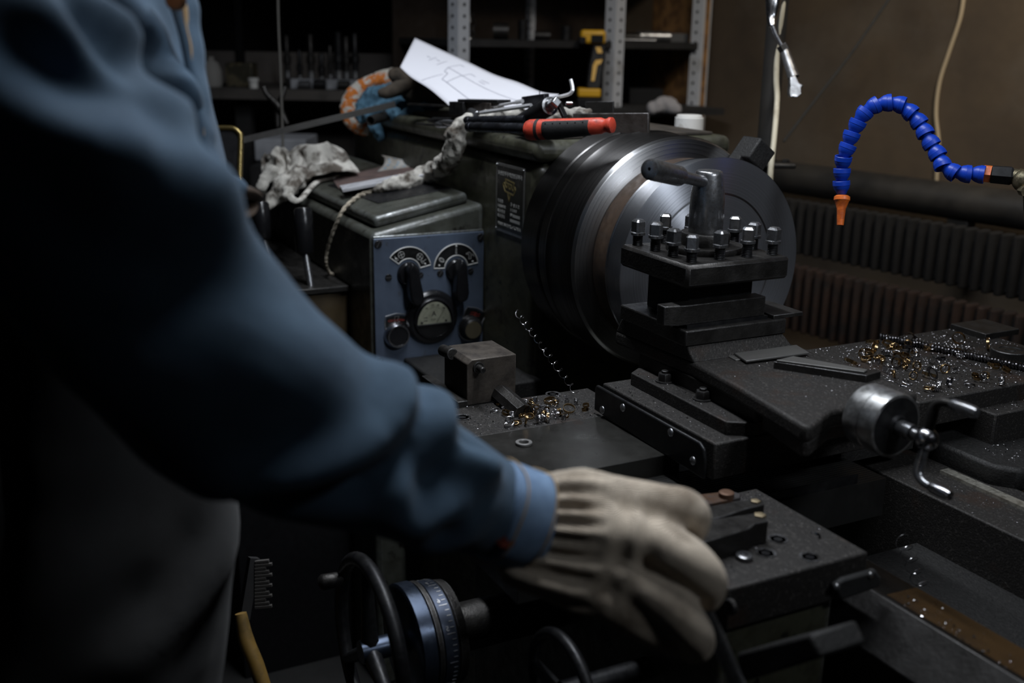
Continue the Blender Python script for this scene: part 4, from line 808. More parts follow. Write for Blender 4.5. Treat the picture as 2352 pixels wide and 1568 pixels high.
P = smoothpts([U(1180, 236, d=1.98), U(1260, 226, d=1.93), U(1302, 218, d=1.91), U(1314, 210, d=1.905), U(1315, 200, d=1.905), U(1311, 182, d=1.905)], 6); tag(MB().tube(P, .0034, 6).build('hexagon_key', BRIGHT, None, P[0], smooth=20), 'shiny bent hexagon key with its short arm pointing up', 'hex key')
blk('gauge_clamp', U(1204, 235, d=1.96), U(1256, 228, d=1.90), .012, .020, mat('black satin', (.02, .02, .024), .35, .4), 'black rectangular gauge clamp standing among the silver rods', 'gauge', .0015)
p0 = U(1239, 222, d=1.92); tag(MB().cyl(p0, p0 + Z * .011, .0008, n=8).build('gauge_pin', BLACKST, None, p0), 'tiny upright black pin on top of the black gauge clamp', 'pin')
th_ = thing('tool_holder', 'black round tool holder with a square-headed clamp bolt, lying across the two dark rods', 'tool holder', U(1230, 270, d=1.85))
p0, p1 = U(1196, 282, d=1.92), U(1262, 244, d=1.80); a_ = p1 - p0; L_ = a_.length
MB().rev([(0, .0150), (L_ - .002, .0158), (L_, .0148)], p0, a_, 28).build('holder_body', BLACKST, th_)
MB().rev([(L_, .0145), (L_ + .002, .0152), (L_ + .004, .0150), (L_ + .005, .0110), (L_ + .014, .0095)], p0, a_, 28).build('holder_collar', STEEL, th_)
q = p0 + a_.normalized() * (L_ + .013); MB().rev([(0, .0095), (.016, .0105), (.019, .0085)], q, a_, 4).build('square_head', STEEL, th_, bev=.001)
MB().bar(q + V((.006, .008, .002)), q + V((.022, .012, -.020)), .010, .006, Z).build('clamp_tongue', BLACKST, th_, bev=.001)
q = U(1316, 238, d=1.80); tag(MB().cyl(q - RH * .012, q, .0042, n=18, c=.001).build('pin', CHROME, None, q), 'small bright round pin poking out right of the tool holder', 'pin')
def rodb(nm, a, b, r, lab_):
    L_ = (b - a).length; tag(MB().rev([(0, 0), (.0006, r * .55), (.003, r * .9), (.006, r), (.012, r), (.0125, r * .93), (.024, r * .93), (.0245, r), (L_, r)], a, b - a, 28).build(nm, mat('blued steel rod', (.085, .09, .105), .28, .9, (.05, .05, .055), 40), None, a), lab_, 'rod')
rodb('round_bar', U(1066, 276, d=1.93), U(1205, 274, d=1.86), .0070, 'upper of two dark blued round bars at the front of the headstock')
rodb('round_bar', U(1071, 291, d=1.90), U(1225, 296, d=1.80), .0088, 'lower and thicker of two dark blued round bars beside the red handle')
rh = thing('red_handle', 'worn red and black plastic tool handle lying at the headstock front above the chuck', 'handle', U(1300, 300, d=1.76))
p0, p1 = U(1212, 299, d=1.785), U(1410, 287, d=1.70); a_ = p1 - p0; L_ = a_.length
MB().rev([(-.004, 0), (-.003, .009), (.0, .0150), (.006, .0172), (.020, .0172)], p0, a_, 32).build('butt_cap', REDP, rh)
MB().rev([(.020, .0174), (.026, .0172)], p0, a_, 32).build('rubber_band', RUBBER, rh)
MB().rev([(.026, .0168), (L_ * .40, .0155), (L_ * .70, .0138), (L_ * .86, .0130), (L_ * .90, .0105), (L_ * .93, .0108), (L_ * .955, .0128), (L_ * .985, .0122), (L_, .008)], p0, a_, 32).build('handle_core', REDP, rh)
a, b, d = frame(a_); m = MB(); e = (CAM - p0).normalized(); e = (e - d * e.dot(d)).normalized(); t0 = math.atan2(e.dot(b), e.dot(a)); up_ = 1 if (b * math.cos(t0) - a * math.sin(t0)).z > 0 else -1
def pdir(deg): t = t0 + up_ * math.radians(deg); return a * math.cos(t) + b * math.sin(t)
def pad(u, v):
    s_ = (.22 + .54 * v) * L_; rr = (.0178 - .0036 * v) * (1.0 if 0 < u < 1 and 0 < v < 1 else .92); return p0 + d * s_ + pdir(-120 + 172 * u) * rr
m.grid(pad, 26, 20).build('rubber_grip', RUBBER, rh)
m = MB()
for i in range(6):
    s_ = (.27 + .085 * i) * L_; rr = .0178 - .0036 * ((.27 + .085 * i - .22) / .54); m.sph(p0 + d * s_ + pdir(30) * rr, .0013, 8)
m.build('grip_dimples', BLACK, rh)
ap_ = thing('angle_plate', 'rusty steel angle plate standing behind the red handle', 'angle plate', U(1400, 300, d=1.8))
q0, q1 = U(1318, 283, d=1.90), U(1491, 283, d=1.80); MB().bar(q0, q1, .006, .034, Z).build('upright_plate', mat('worn brown steel', (.085, .075, .068), .5, .6, (.05, .042, .036), 40, .4, .65, .2, 200, .1, (.4, .4, .42), .0015, 1.), ap_, bev=.001)
MB().prism([bz(1330, 305), bz(1475, 302), bz(1478, 296), bz(1335, 298)], Z * .003).build('foot_plate', DSTEEL, ap_)
q0, q1 = U(1346, 256, d=2.0), U(1410, 256, d=1.96); tag(MB().bar(q0, q1, .004, .036, Z).build('thin_plate', DSTEEL, None, q0, bev=.0006), 'thin dark plate standing on edge behind the angle plate', 'plate')
# white cap on the black electrical box behind the chuck
c = U(1581, 314, d=2.25)
tag(MB().rev([(0, .029), (.001, .030), (.0395, .0295), (.040, .0268), (.044, .0262), (.045, .0247), (.045, 0)], c, Z, 40).build('plastic_cap', WHITEP, None, c), 'white plastic cap standing behind the top of the chuck', 'cap')
MB().box(-1.632, -1.628 + .20, 1.375, 1.50, .6, c.z - .0005).build('rear_box', BLACK, lathe, bev=.003) if False else None
e = thing('electrical_box', 'black box behind the chuck carrying the white plastic cap', 'box', V((c.x, c.y, c.z)))
MB().obox(c + FH * .03 - Z * .101 + RH * .0, (.075, .06, .10), (RH, FH, Z)).build('box_body', BLACK, e, bev=.003)
MB().obox(c + FH * .03 - Z * .45, (.05, .05, .25), (RH, FH, Z)).build('box_leg', BLACK, e)
MB().obox(U(1510, 282, d=2.08), (.012, .001, .0012), (RH, FH, Z)).build('box_label', GREYBOX, e) if False else None
# ------------------------------------------------------------------ coolant hose
ho = thing('coolant_hose', 'blue segmented coolant hose with an orange nozzle arching in front of the brown wall', 'hose', U(2300, 410, d=1.55))
HP = [(383, 1120), (383, 985), (386, 855), (400, 745), (440, 630), (490, 515), (535, 405), (590, 305), (670, 225), (775, 180), (890, 155), (1010, 190), (1115, 265), (1205, 365), (1260, 480), (1320, 590), (1395, 690), (1440, 780), (1490, 860), (1580, 905), (1700, 915), (1830, 905), (1900, 915)]
HP = [U(1850 + a / 4.612, 200 + b / 4.612, d=1.62 - .10 * i / 22) for i, (a, b) in enumerate(HP)]
tot = smoothpts(HP, 12); cum = [0]
for a, b in zip(tot, tot[1:]): cum.append(cum[-1] + (b - a).length)
def atlen(s):
    for i in range(1, len(cum)):
        if cum[i] >= s: return tot[i - 1].lerp(tot[i], (s - cum[i - 1]) / (cum[i] - cum[i - 1] + 1e-9))
    return tot[-1]
NS = 19; sl = cum[-1] / NS
for i in range(NS):
    p = atlen(i * sl); q = atlen((i + 1) * sl); d = (q - p).normalized(); r = .0126
    jit = V((rnd.uniform(-.10, .10), rnd.uniform(-.10, .10), rnd.uniform(-.10, .10))); d2 = (d + jit).normalized(); k = sl
    MB().rev([(-k * .14, .0055), (-k * .04, .0074), (k * .10, .0082), (k * .22, .0098), (k * .38, .0114), (k * .54, .0121), (k * .60, .0123), (k * .62, .0128), (k * .96, .0128), (k * .99, .0123), (k * .97, .0110), (k * .80, .0098), (k * .74, .0060)], p, d2, 28).build('hose_segment', BLUEP, ho)
nz = U(1934, 455, d=1.62); ntip = U(1930, 517, d=1.62); a_ = ntip - nz
MB().rev([(-.004, .009), (-.002, .0118), (.003, .0120), (.0045, .0105), (.016, .0066), (a_.length, .0050), (a_.length, .0036), (a_.length - .01, .0034)], nz, a_, 28).build('nozzle', ORANGEP, ho)
c0, c1, c2 = U(2258, 398, d=1.525), U(2277, 400, d=1.52), U(2326, 404, d=1.51)
MB().rev([(0, .0100), (0, .0128), ((c1 - c0).length, .0128), ((c1 - c0).length, .010)], c0, c1 - c0, 6, True).build('hexagon_nut', ORANGEP, ho, smooth=20)
MB().rev([(0, .0135), ((c2 - c1).length * .9, .0140), ((c2 - c1).length, .012)], c1, c2 - c1, 6).build('black_connector', BLACK, ho, smooth=20)
cv = thing('coolant_valve', 'grimy brass coolant valve at the right edge carrying the blue hose', 'valve', c2)
c3 = U(2368, 418, d=1.50)
MB().rev([(0, .010), (.008, .0115), (.010, .0135), (.022, .0135), (.024, .011), (.032, .012)], c2 - (c3 - c2) * .15, c3 - c2, 20).build('valve_body', OLDBRASS, cv)
MB().sph(U(2352, 415, d=1.5), .016, 18).build('elbow', OLDBRASS, cv)
q = U(2352, 438, d=1.49); MB().rev([(-.006, .006), (-.006, .0075), (.006, .0075), (.006, .006)], q, -FH, 6).build('gland_nut', OLDBRASS, cv, smooth=20)
MB().cyl(U(2366, 420, d=1.51), U(2374, 600, d=1.51), .010, n=18).build('down_pipe', OLDBRASS, cv)
MB().cyl(U(2374, 600, d=1.51), U(2374, 600, d=1.51) - FW * .1 + V((.1, .12, -.3)), .009, n=18).build('supply_pipe', PIPEM, cv)
# ------------------------------------------------------------------ post, cable and hanging nozzle
pb_ = U(1758, 372, d=2.25)
po = thing('post', 'dark round steel post on a flange bracket behind the chuck', 'post', V((pb_.x, pb_.y, .15)))
MB().cyl(V((pb_.x, pb_.y, pb_.z)), V((pb_.x, pb_.y, 2.6)), .0205, n=32).build('pole', PIPEM, po)
MB().cyl(V((pb_.x, pb_.y, .15)), V((pb_.x, pb_.y, pb_.z - .01)), .017, n=24).build('lower_pole', PIPEM, po)
MB().obox(pb_ + RH * .008 - Z * .004, (.049, .035, .0055), (RH, FH, Z)).build('flange_bracket', DSTEEL, po, bev=.004, seg=3)
for k in (-.033, .040): MB().rev([(0, .008), (.005, .008), (.006, .006)], pb_ + RH * k + Z * .002 - FH * .012, Z, 6).build('flange_bolt', DSTEEL, po, smooth=20)
P = smoothpts([U(1802, -40, d=2.15), U(1797, 20, d=2.15), U(1786, 100, d=2.17), U(1783, 180, d=2.18), U(1785, 230, d=2.18), U(1778, 320, d=2.16), U(1770, 395, d=2.15), U(1768, 480, d=2.18), U(1768, 600, d=2.2)], 8)
tag(MB().tube(P, .0056, 12).build('white_cable', CABLE, None, P[3]), 'yellowed white cable hanging down along the dark post', 'cable')
nz_ = thing('spray_gun', 'chrome blow gun with a flared jaw nozzle hanging in front of the post', 'blow gun', U(1800, 100, d=2.08))
P = smoothpts([U(1779, -60, d=2.1), U(1777, 0, d=2.09), U(1773, 40, d=2.09), U(1774, 62, d=2.08)], 5); MB().tube(P, lerpl([.016, .016, .011, .006], 5), 16).build('gun_stem', CHROME, nz_)
P = smoothpts([U(1774, 58, d=2.08), U(1782, 80, d=2.08), U(1796, 106, d=2.08)], 6); MB().tube(P, .0048, 14).build('gun_tube', CHROME, nz_)
p0, p1, p2, p3 = U(1795, 104, d=2.08), U(1802, 116, d=2.08), U(1823, 178, d=2.07), U(1829, 222, d=2.07)
MB().cyl(p0, p1, .0110, n=6).build('gun_nut', DSTEEL, nz_, smooth=20)
MB().cyl(p1, p2, .0088, .0112, n=20).build('gun_barrel', GLINT, nz_)
e = RH; MB().prism([U(1815, 176, d=2.06), U(1828, 172, d=2.06), U(1836, 190, d=2.06), U(1848, 197, d=2.06), U(1841, 200, d=2.06), U(1842, 216, d=2.06), U(1832, 224, d=2.06), U(1815, 224, d=2.06), U(1812, 214, d=2.06)], FH * .016).build('jaw_nozzle', GLINT, nz_, bev=.003)
# ------------------------------------------------------------------ the room
W0 = U(2080, 440, d=3.0); wa = math.radians(9.9); WD = V((-math.cos(wa), -math.sin(wa), 0)); WN = V((math.sin(wa), -math.cos(wa), 0))
def wp_(s, off, z): p = W0 + WD * s + WN * off; return V((p.x, p.y, z))
FZ = .15
def wallbox(m, s0, s1, o0, o1, z0, z1):
    return m.prism([wp_(s0, o0, z0), wp_(s1, o0, z0), wp_(s1, o1, z0), wp_(s0, o1, z0)], Z * (z1 - z0))
struct(wallbox(MB(), -3.2, 3.0, 0, -.12, FZ, 3.1).build('wall_back', WALLM, None, wp_(0, 0, FZ)))
wl = wp_(3.0, 0, 0)
struct(MB().prism([wl, wl - WN * -4.5, wl - WN * -4.5 + WD * .12, wl + WD * .12], Z * 3.1).build('wall_left', WALLD, None, wl, smooth=0))
struct(MB().box(-6, 3, -4, 4, FZ - .1, FZ).build('floor', FLOORM, None, (0, 0, FZ)))
struct(MB().box(-6, 3, -4, 4, 3.1, 3.2).build('ceiling', WALLD, None, (0, 0, 3.1)))
# pipe and finned heater along the wall
def wpx(px, py, off): return U(px, py, pl=(W0 + WN * off, WN))
a = wpx(1830, 424, .09); b = wpx(2345, 468, .09); d = WD; zc_ = (a.z + b.z) / 2
pc = wpx(2080, 446, .09)
hp = thing('heating_pipe', 'thick dusty black heating pipe running along the brown wall', 'pipe', pc)
MB().cyl(pc + WD * .5, pc - WD * 2.2, .047, n=32).build('main_pipe', PIPEM, hp)
q = pc - WD * .17 - Z * .10; MB().obox(q, (.03, .02, .09), (WD, WN, Z)).build('pipe_bracket', PIPEM, hp, bev=.004)
def fins(nm, px, yt, yb, off, pitch, label, mt, jag=False):
    t = wpx(px, yt, off).z; bt = wpx(px, yb, off).z
    o = thing(nm, label, 'radiator', wp_(0, off, bt))
    m = MB(); n = int(2.0 / pitch)
    for i in range(n):
        s_ = -1.6 + i * pitch; c = wp_(s_, off - .03, bt); m.prism([c + WD * (pitch * .42 * math.cos(k * math.pi / 4)) + WN * (.03 * abs(math.sin(k * math.pi / 4)) ** .8 * (1 if k < 4 else -.6) + .0) for k in range(8)], Z * (t - bt))
    m.build('heater_fins', mt, o, bev=.004, seg=2, smooth=50)
    wallbox(MB(), -1.6, .40, off - .05, off - .02, bt + .01, t - .01).build('heater_core', BLACKST, o)
fins('finned_heater', 2092, 672, 838, .42, .030, 'lower row of the rusty ribbed heater standing behind the lathe', RUST)
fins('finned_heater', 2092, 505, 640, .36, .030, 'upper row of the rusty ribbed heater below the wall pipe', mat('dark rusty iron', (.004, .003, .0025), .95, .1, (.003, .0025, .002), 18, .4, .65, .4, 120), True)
# wires on the wall
P = smoothpts([wpx(2216, -30, .006), wpx(2206, 40, .006), wpx(2180, 120, .006), wpx(2158, 190, .007), wpx(2150, 260, .007), wpx(2156, 330, .006), wpx(2152, 400, .006), wpx(2150, 440, .006)], 8)
tag(MB().tube(P, .0058, 10).build('wall_wire', CABLE2, None, P[8]), 'tan wire running down the brown wall behind the blue hose', 'wire')
P = smoothpts([U(2060, -30, d=2.75), U(2020, 30, d=2.75), U(1950, 130, d=2.74), U(1880, 220, d=2.72), U(1800, 325, d=2.70)], 8)
tag(MB().tube(P, .0036, 8).build('black_cable', RUBBER, None, P[8]), 'thin black cable sloping down in front of the brown wall', 'cable')
# ------------------------------------------------------------------ shelving behind
XS = U(1411, 130, d=3.30).x; SD = .46
def yat(px, py, x=None): return U(px, py, x=XS if x is None else x).y
sh = thing('shelving_unit', 'white perforated steel shelving unit with dark shelves behind the lathe', 'shelf', V((XS, yat(1400, 130), FZ)))
def post(y, x, sx, sy, w=.036, nm='upright'):
    m = MB(); z0, z1 = FZ, 2.5; t = .0025
    for e, nrm in ((Y * sy, X * sx * -1), (X * sx, Y * sy * -1)):
        b = V((x, y, z0)); m.mi(0).prism([b, b + e * w, b + e * w + nrm * -t, b + nrm * -t], Z * (z1 - z0)); m.mi(1)
        k = z0 + .6
        while k < z1: q = V((x, y, k)) + e * (w * .55); m.cyl(q - nrm * .004, q + nrm * .0006, .0042, n=10); k += .026
    return m.build(nm, [WHITEST, BLACK], sh, smooth=30)
YA, YB, YL = yat(1411, 130), yat(1612, 130), yat(1052, 50)
c = U(1411, 130, x=XS)
def post2(px, py, nm='upright'):
    c = U(px, py, x=XS); m = MB(); w = .042; t = .0028; z0, z1 = FZ, 2.6
    for e in ((RH + FH * .9).normalized(), (-RH + FH).normalized()):
        nrm = e.cross(Z).normalized(); nrm = nrm if nrm.dot(FH) < 0 else -nrm; b = V((c.x, c.y, z0))
        m.mi(0).prism([b, b + e * w, b + e * w - nrm * t, b - nrm * t], Z * (z1 - z0)); m.mi(1); k = z0 + .6
        while k < z1: q = V((c.x, c.y, k)) + e * (w * .55); m.cyl(q - nrm * .001, q + nrm * .0006, .0050, n=10); k += .0315
    return m.build(nm, [WHITEST, BLACK], sh, smooth=30)
post2(1411, 130); post2(1609, 130); post2(1052, 50); post(yat(1205, 150, XS - SD), XS - SD, 1, 1)
def zat(px, py): return U(px, py, x=XS).z
ZU, ZL = zat(1500, 97), zat(1400, 246)
for z in (ZU, ZL, ZU + .33): MB().box(XS - SD, XS + (.13 if z == ZL else -.012), YL, YB + .004, z - .020, z).build('shelf_board', DARKSH, sh)
MB().box(XS - SD - .012, XS - SD, YL - .02, YB + .03, FZ, 2.45).build('back_panel', mat('brown back panel in shade', (.020, .012, .007), .9), sh)  # unlit shelf back, the shade put into its near-black colour
MB().box(XS - SD, XS - .002, YB + .006, YB + .018, FZ, 2.45).build('side_panel', OSB, sh)
MB().box(XS - .012, XS - .001, YB + .010, YB + .022, FZ, 2.45).build('side_edge', OSB, sh)
def board(px0, px1, py, d0, d1, th=.022, nm='shelf_board', mt=DARKSH, par=None):
    a, b = U(px0, py, d=d0), U(px1, py, d=d0); z = (a.z + b.z) / 2; D = FH * (d1 - d0); P = [V((p.x, p.y, z - th)) for p in (a, b, b + D, a + D)]
    return MB().prism(P, Z * th).build(nm, mt, par or sh)
# cordless drill
dr_ = thing('cordless_drill', 'yellow and black cordless drill standing on its battery beside the shelf upright', 'drill', V((XS - .03, yat(1360, 245), ZL)))
def bx_(px0, py0, px1, py1, d, th): 
    a, b = U(px0, py0, d=d), U(px1, py1, d=d); c = (a + b) / 2 + FH * th / 2; return c, abs((b - a).dot(RH)) / 2, abs((b - a).z) / 2, th / 2
def pbox(nm, mt, par, px0, py0, px1, py1, d, th, bev=.004):
    c, hw_, hh, ht = bx_(px0, py0, px1, py1, d, th); return MB().obox(c, (hw_, ht, hh), (RH, FH, Z)).build(nm, mt, par, bev=bev, seg=3)
pbox('motor_housing', YELLOWP, dr_, 1334, 68, 1392, 102, 3.200, .06, .010)
pbox('motor_cap', BLACK, dr_, 1330, 84, 1346, 102, 3.195, .066)
pbox('data_plate', BLACK, dr_, 1358, 80, 1386, 98, 3.198, .004, .001)
MB().prism([U(1362, 102, d=3.200), U(1392, 102, d=3.200), U(1390, 140, d=3.200), U(1380, 206, d=3.200), U(1346, 206, d=3.200), U(1352, 150, d=3.200)], FH * .04).build('grip', BLACK, dr_, bev=.006)
m = MB()
for P in ([(1368, 108), (1380, 108), (1384, 122), (1372, 122)], [(1368, 138), (1384, 136), (1380, 146), (1372, 150), (1365, 186), (1358, 186), (1362, 150)]): m.prism([U(x, y, d=3.196) for x, y in P], FH * .006)
m.build('grip_trim', YELLOWP, dr_)
pbox('battery_mount', YELLOWP, dr_, 1328, 203, 1380, 224, 3.190, .07, .005); pbox('battery', BLACK, dr_, 1326, 224, 1384, 249, 3.190, .075, .004)
# things on the upper shelf
zsh = U(1400, 100, d=3.320).z
def onshelf(nm, lab_, cat, px, w, h, th, mt, d=2.86, grp=None, py=100, kind='box'):
    dd = max(.03, (d - 2.76) * .9 + .05); c = U(px, py, x=XS - dd); c.z = ZU if py == 100 else ZL
    m = MB()
    if kind == 'box': m.obox(c + Z * h / 2, (w / 2, th / 2, h / 2), (RH, FH, Z))
    elif kind == 'lie': m.cyl(c + Z * h / 2 - RH * w / 2, c + Z * h / 2 + RH * w / 2, h / 2, n=16)
    else: m.cyl(c, c + Z * h, w / 2, n=16, c=.002)
    return tag(m.build(nm, mt, None, c, bev=.002 if kind == 'box' else 0), lab_, cat, grp)
onshelf('tool_case', 'dark grey tool case lying on the upper shelf at its right end', 'case', 1560, .09, .028, .10, mat('dark grey case', (.07, .07, .072), .5))
onshelf('air_tool', 'grey metal air tool lying on the upper shelf right of the middle upright', 'tool', 1500, .11, .034, .05, GLINT, kind='lie')
onshelf('small_bar', 'short steel bar on the shelf beside the grey air tool', 'bar', 1452, .05, .028, .03, DSTEEL, kind='lie')
onshelf('steel_rod', 'thin steel rod lying in front of the grey air tool on the upper shelf', 'rod', 1470, .10, .010, .01, STEEL, d=2.790, kind='lie')
for i, (px, w, h, lb_) in enumerate(((1150, .045, .05, 'leftmost dark tool on the upper shelf'), (1200, .03, .06, 'dark upright tool, second from the left on the upper shelf'), (1245, .05, .028, 'low dark tool lying in the middle of the upper shelf'), (1300, .035, .045, 'dark tool on the upper shelf next to the yellow drill'))):
    onshelf('machine_tool', lb_, 'tool', px, w, h, .04, (DSTEEL, BLACKST, DSTEEL, BLACKST)[i], d=2.9, kind=('lie', 'up', 'lie', 'up')[i])
o = onshelf('black_case', 'black plastic case on the lower shelf behind the uprights', 'case', 1478, .11, .050, .12, BLACK, d=2.860, py=247)
cloth('grey_cloth', [[(1500, 248, 3.26, 16), (1530, 240, 3.26, 20), (1552, 250, 3.25, 14)], [(1535, 245, 3.26, 15), (1538, 232, 3.27, 10)]], mat('grey cloth', (.30, .29, .30), .95, bump=.4, bsc=400), None, U(1530, 250, d=3.260), disp=.008, ts=.02)
tag(bpy.data.objects['grey_cloth'], 'crumpled grey cloth on the lower shelf near the right upright', 'cloth')
# chain hoist hook hanging by the left upright
ch = thing('hanging_chain', 'dark loop of chain hanging by the left white upright', 'chain', U(1062, 60, d=3.370)); m = MB()
for i in range(26):
    t = i / 25; a_ = U(1044 + 40 * t + 6 * math.sin(t * 9), 40 + 105 * math.sin(math.pi * t), d=3.350); b = RH * math.cos(i * 1.57) + FH * math.sin(i * 1.57)
    m.tube([a_ + b * (.008 * math.cos(k * .785)) + Z * (.012 * math.sin(k * .785)) for k in range(8)], .0024, 6, closed=True)
m.build('chain_links', DSTEEL, ch)
tag(MB().cyl(U(1079, 88, d=3.320), U(1080, 104, d=3.320), .0085, n=16, c=.002).build('chrome_socket', CHROME, None, U(1079, 96, d=3.320)), 'small bright chrome socket hanging beside the chain', 'socket')
tag(MB().cyl(U(1076, 20, d=3.320), U(1079, 52, d=3.320), .003, .006, n=12).build('metal_hook', GLINT, None, U(1077, 36, d=3.320)), 'small pale metal hook hanging above the chrome socket', 'hook')
# left shelf bench with its tools
bn = thing('wall_bench', 'dark wooden bench along the far left wall carrying collets and boxes', 'bench', U(650, 600, d=3.05))
board(300, 1040, 206, 3.40, 3.85, .032, 'bench_top', mat('worn dark bench board', (.075, .066, .058), .75, 0, (.05, .045, .04), 8), bn)
board(300, 1040, 120, 3.81, 3.85, .38, 'bench_back', mat('grey bench back', (.13, .115, .105), .9, 0, (.10, .09, .085), 5), bn)
for px in (560, 1030): 
    c = U(px, 215, d=3.50); MB().obox(V((c.x, c.y, (FZ + c.z - .03) / 2)), (.025, .025, (c.z - .03 - FZ) / 2), (RH, FH, Z)).build('bench_leg', DARKSH, bn)
c = U(553, 120, d=3.79); MB().obox(V((c.x, c.y, c.z + .25)), (.012, .012, .45), (RH, FH, Z)).build('back_post', BLACK, bn)
zb = U(650, 206, d=3.40).z
def onbench(px, d): c = U(px, 206, d=d + .45); c.z = zb; return c
def collet(px, d, h, r, i):
    c = onbench(px, d); t = thing('boring_bar', ('leftmost tall dark boring bar standing on the far bench', 'second tall boring bar from the left on the far bench', 'third boring bar from the left on the far bench', 'short boring bar in the middle of the row on the far bench', 'slim boring bar right of the middle of the far bench row', 'thick boring bar, third from the right end of the far bench row', 'tall boring bar, second from the right end of the far bench row', 'rightmost tall boring bar standing on the far bench')[i], 'boring bar', c, 'boring bars on the far bench')
    MB().rev([(0, r), (h * .45, r), (h * .47, r * 1.3), (h * .60, r * 1.25), (h * .62, r * .9), (h - .004, r * .85), (h, r * .6)], c, Z, 16).build('bar_shank', (DSTEEL, BLACKST)[i % 2], t)
    MB().rev([(h * .18, r * 1.06), (h * .32, r * 1.06)], c, Z, 16).build('bar_ring', GLINT, t)
for i, (px, h, r) in enumerate(((662, .165, .010), (690, .12, .008), (716, .17, .011), (740, .11, .010), (760, .135, .008), (779, .18, .014), (797, .165, .012), (817, .175, .011))): collet(px, 3.12 - .02 * (i % 3), h, r, i)
P = [onbench(x, d) for x, d in ((668, 3.02), (842, 3.02), (842, 3.07), (668, 3.07))]; tag(MB().prism(P, Z * .030).build('tool_tray', GREYBOX, None, P[0], bev=.002), 'pale grey tray in front of the boring bars on the far bench', 'tray')
for i, (px, r, lb_) in enumerate(((700, .014, 'small round dark fitting at the left front of the tool tray'), (735, .016, 'round dark fitting at the middle front of the tool tray'), (790, .015, 'small dark fitting at the right front of the tool tray'))):
    c = onbench(px, 2.99); tag(MB().cyl(c + Z * r - RH * .02, c + Z * r + RH * .02, r, n=14, c=.003).build('pipe_fitting', (STEEL, BLACKST, DSTEEL)[i], None, c), lb_, 'fitting')
c = onbench(557, 3.1); tag(MB().obox(c + Z * .038, (.044, .04, .038), (RH, FH, Z)).build('tin_box', mat('dark printed tin', (.05, .045, .03), .5, .3, (.12, .10, .06), 30, .5, .55), None, c, bev=.003), 'dark printed tin box on the far bench left of the boring bars', 'box')
c = onbench(488, 3.05); m = MB()
m.rev([(0, .03), (.01, .034), (.05, .033), (.075, .024), (.085, .010), (.095, .011)], c, Z, 24); tag(m.build('cloth_bag', mat('dull white bag', (.30, .29, .27), .9), None, c), 'dull white tied bag on the far bench beside the worker', 'bag')
c = onbench(583, 3.0); tag(MB().rev([(0, .014), (.02, .014), (.022, .017), (.032, .017), (.033, .014)], c, Z, 20).build('bottle_cap', WHITEP, None, c), 'small white bottle cap standing on the far bench by the tin box', 'cap')
# hanging wire with pliers, and the boxes below
P = smoothpts([U(638, -30, d=2.7), U(640, 60, d=2.7), U(646, 200, d=2.7), U(651, 400, d=2.7), U(652, 560, d=2.7)], 6); tag(MB().tube(P, .0034, 8).build('hanging_wire', mat('grey wire', (.09, .085, .075), .6, .3), None, P[0]), 'vertical grey wire hanging between the worker and the lathe', 'wire')
pl_ = thing('pliers', 'dark pliers hanging on the grey wire below the far bench', 'pliers', U(635, 240, d=2.72))
MB().tube(smoothpts([U(606, 200, d=2.72), U(612, 215, d=2.72), U(628, 232, d=2.72), U(640, 245, d=2.72), U(660, 285, d=2.72)], 6), lerpl([.006, .007, .008, .009, .006], 6), 10).build('plier_arm', DSTEEL, pl_)
MB().tube(smoothpts([U(655, 200, d=2.73), U(648, 222, d=2.73), U(640, 240, d=2.73), U(638, 260, d=2.73), U(638, 292, d=2.73)], 6), lerpl([.006, .007, .009, .008, .006], 6), 10).build('plier_arm', DSTEEL, pl_)
gx = thing('grey_box', 'pale grey carton standing behind the far end of the lathe', 'box', U(640, 372, d=3.25)); pbox('carton', GREYBOX, gx, 585, 318, 702, 372, 3.25, .2, .004); pbox('carton_stand', DARKSH, gx, 590, 373, 700, 900, 3.26, .18, .002)
fr = thing('framed_panel', 'dark panel with a rounded yellow brass edge standing beside the worker', 'frame', U(525, 400, d=2.2))
P = [(430, 294), (480, 294), (526, 294), (540, 297), (549, 305), (553, 320), (550, 420), (545, 700), (430, 700)]; Q = [U(x, y, d=2.3) for x, y in P]
MB().tube(smoothpts(Q, 6), .0058, 12).build('brass_edge', mat('yellowed brass edge', (.33, .25, .10), .3, .9), fr)
MB().prism(Q, FH * .01).build('dark_panel', BLACK, fr)
# brush with a yellow handle on the floor side, below the sleeve
br = thing('hand_brush', 'old brush with a yellow wooden handle leaning below the denim sleeve', 'brush', U(600, 1560, d=1.3))
MB().tube(smoothpts([U(553, 1408, d=1.3), U(566, 1470, d=1.3), U(590, 1530, d=1.3), U(625, 1640, d=1.3)], 5), lerpl([.007, .0095, .0095, .009], 5), 12).build('brush_handle', WOODY, br)
m = MB()
for i in range(14): m.bar(U(586, 1290 + i * 8, d=1.32), U(618 + 8 * math.sin(i * 2.1), 1287 + i * 8, d=1.32), .004, .003, Z)
m.build('bristles', mat('grey bristles', (.06, .055, .05), .9), br); MB().bar(U(583, 1280, d=1.325), U(560, 1420, d=1.32), .012, .012).build('brush_block', DARKSH, br)
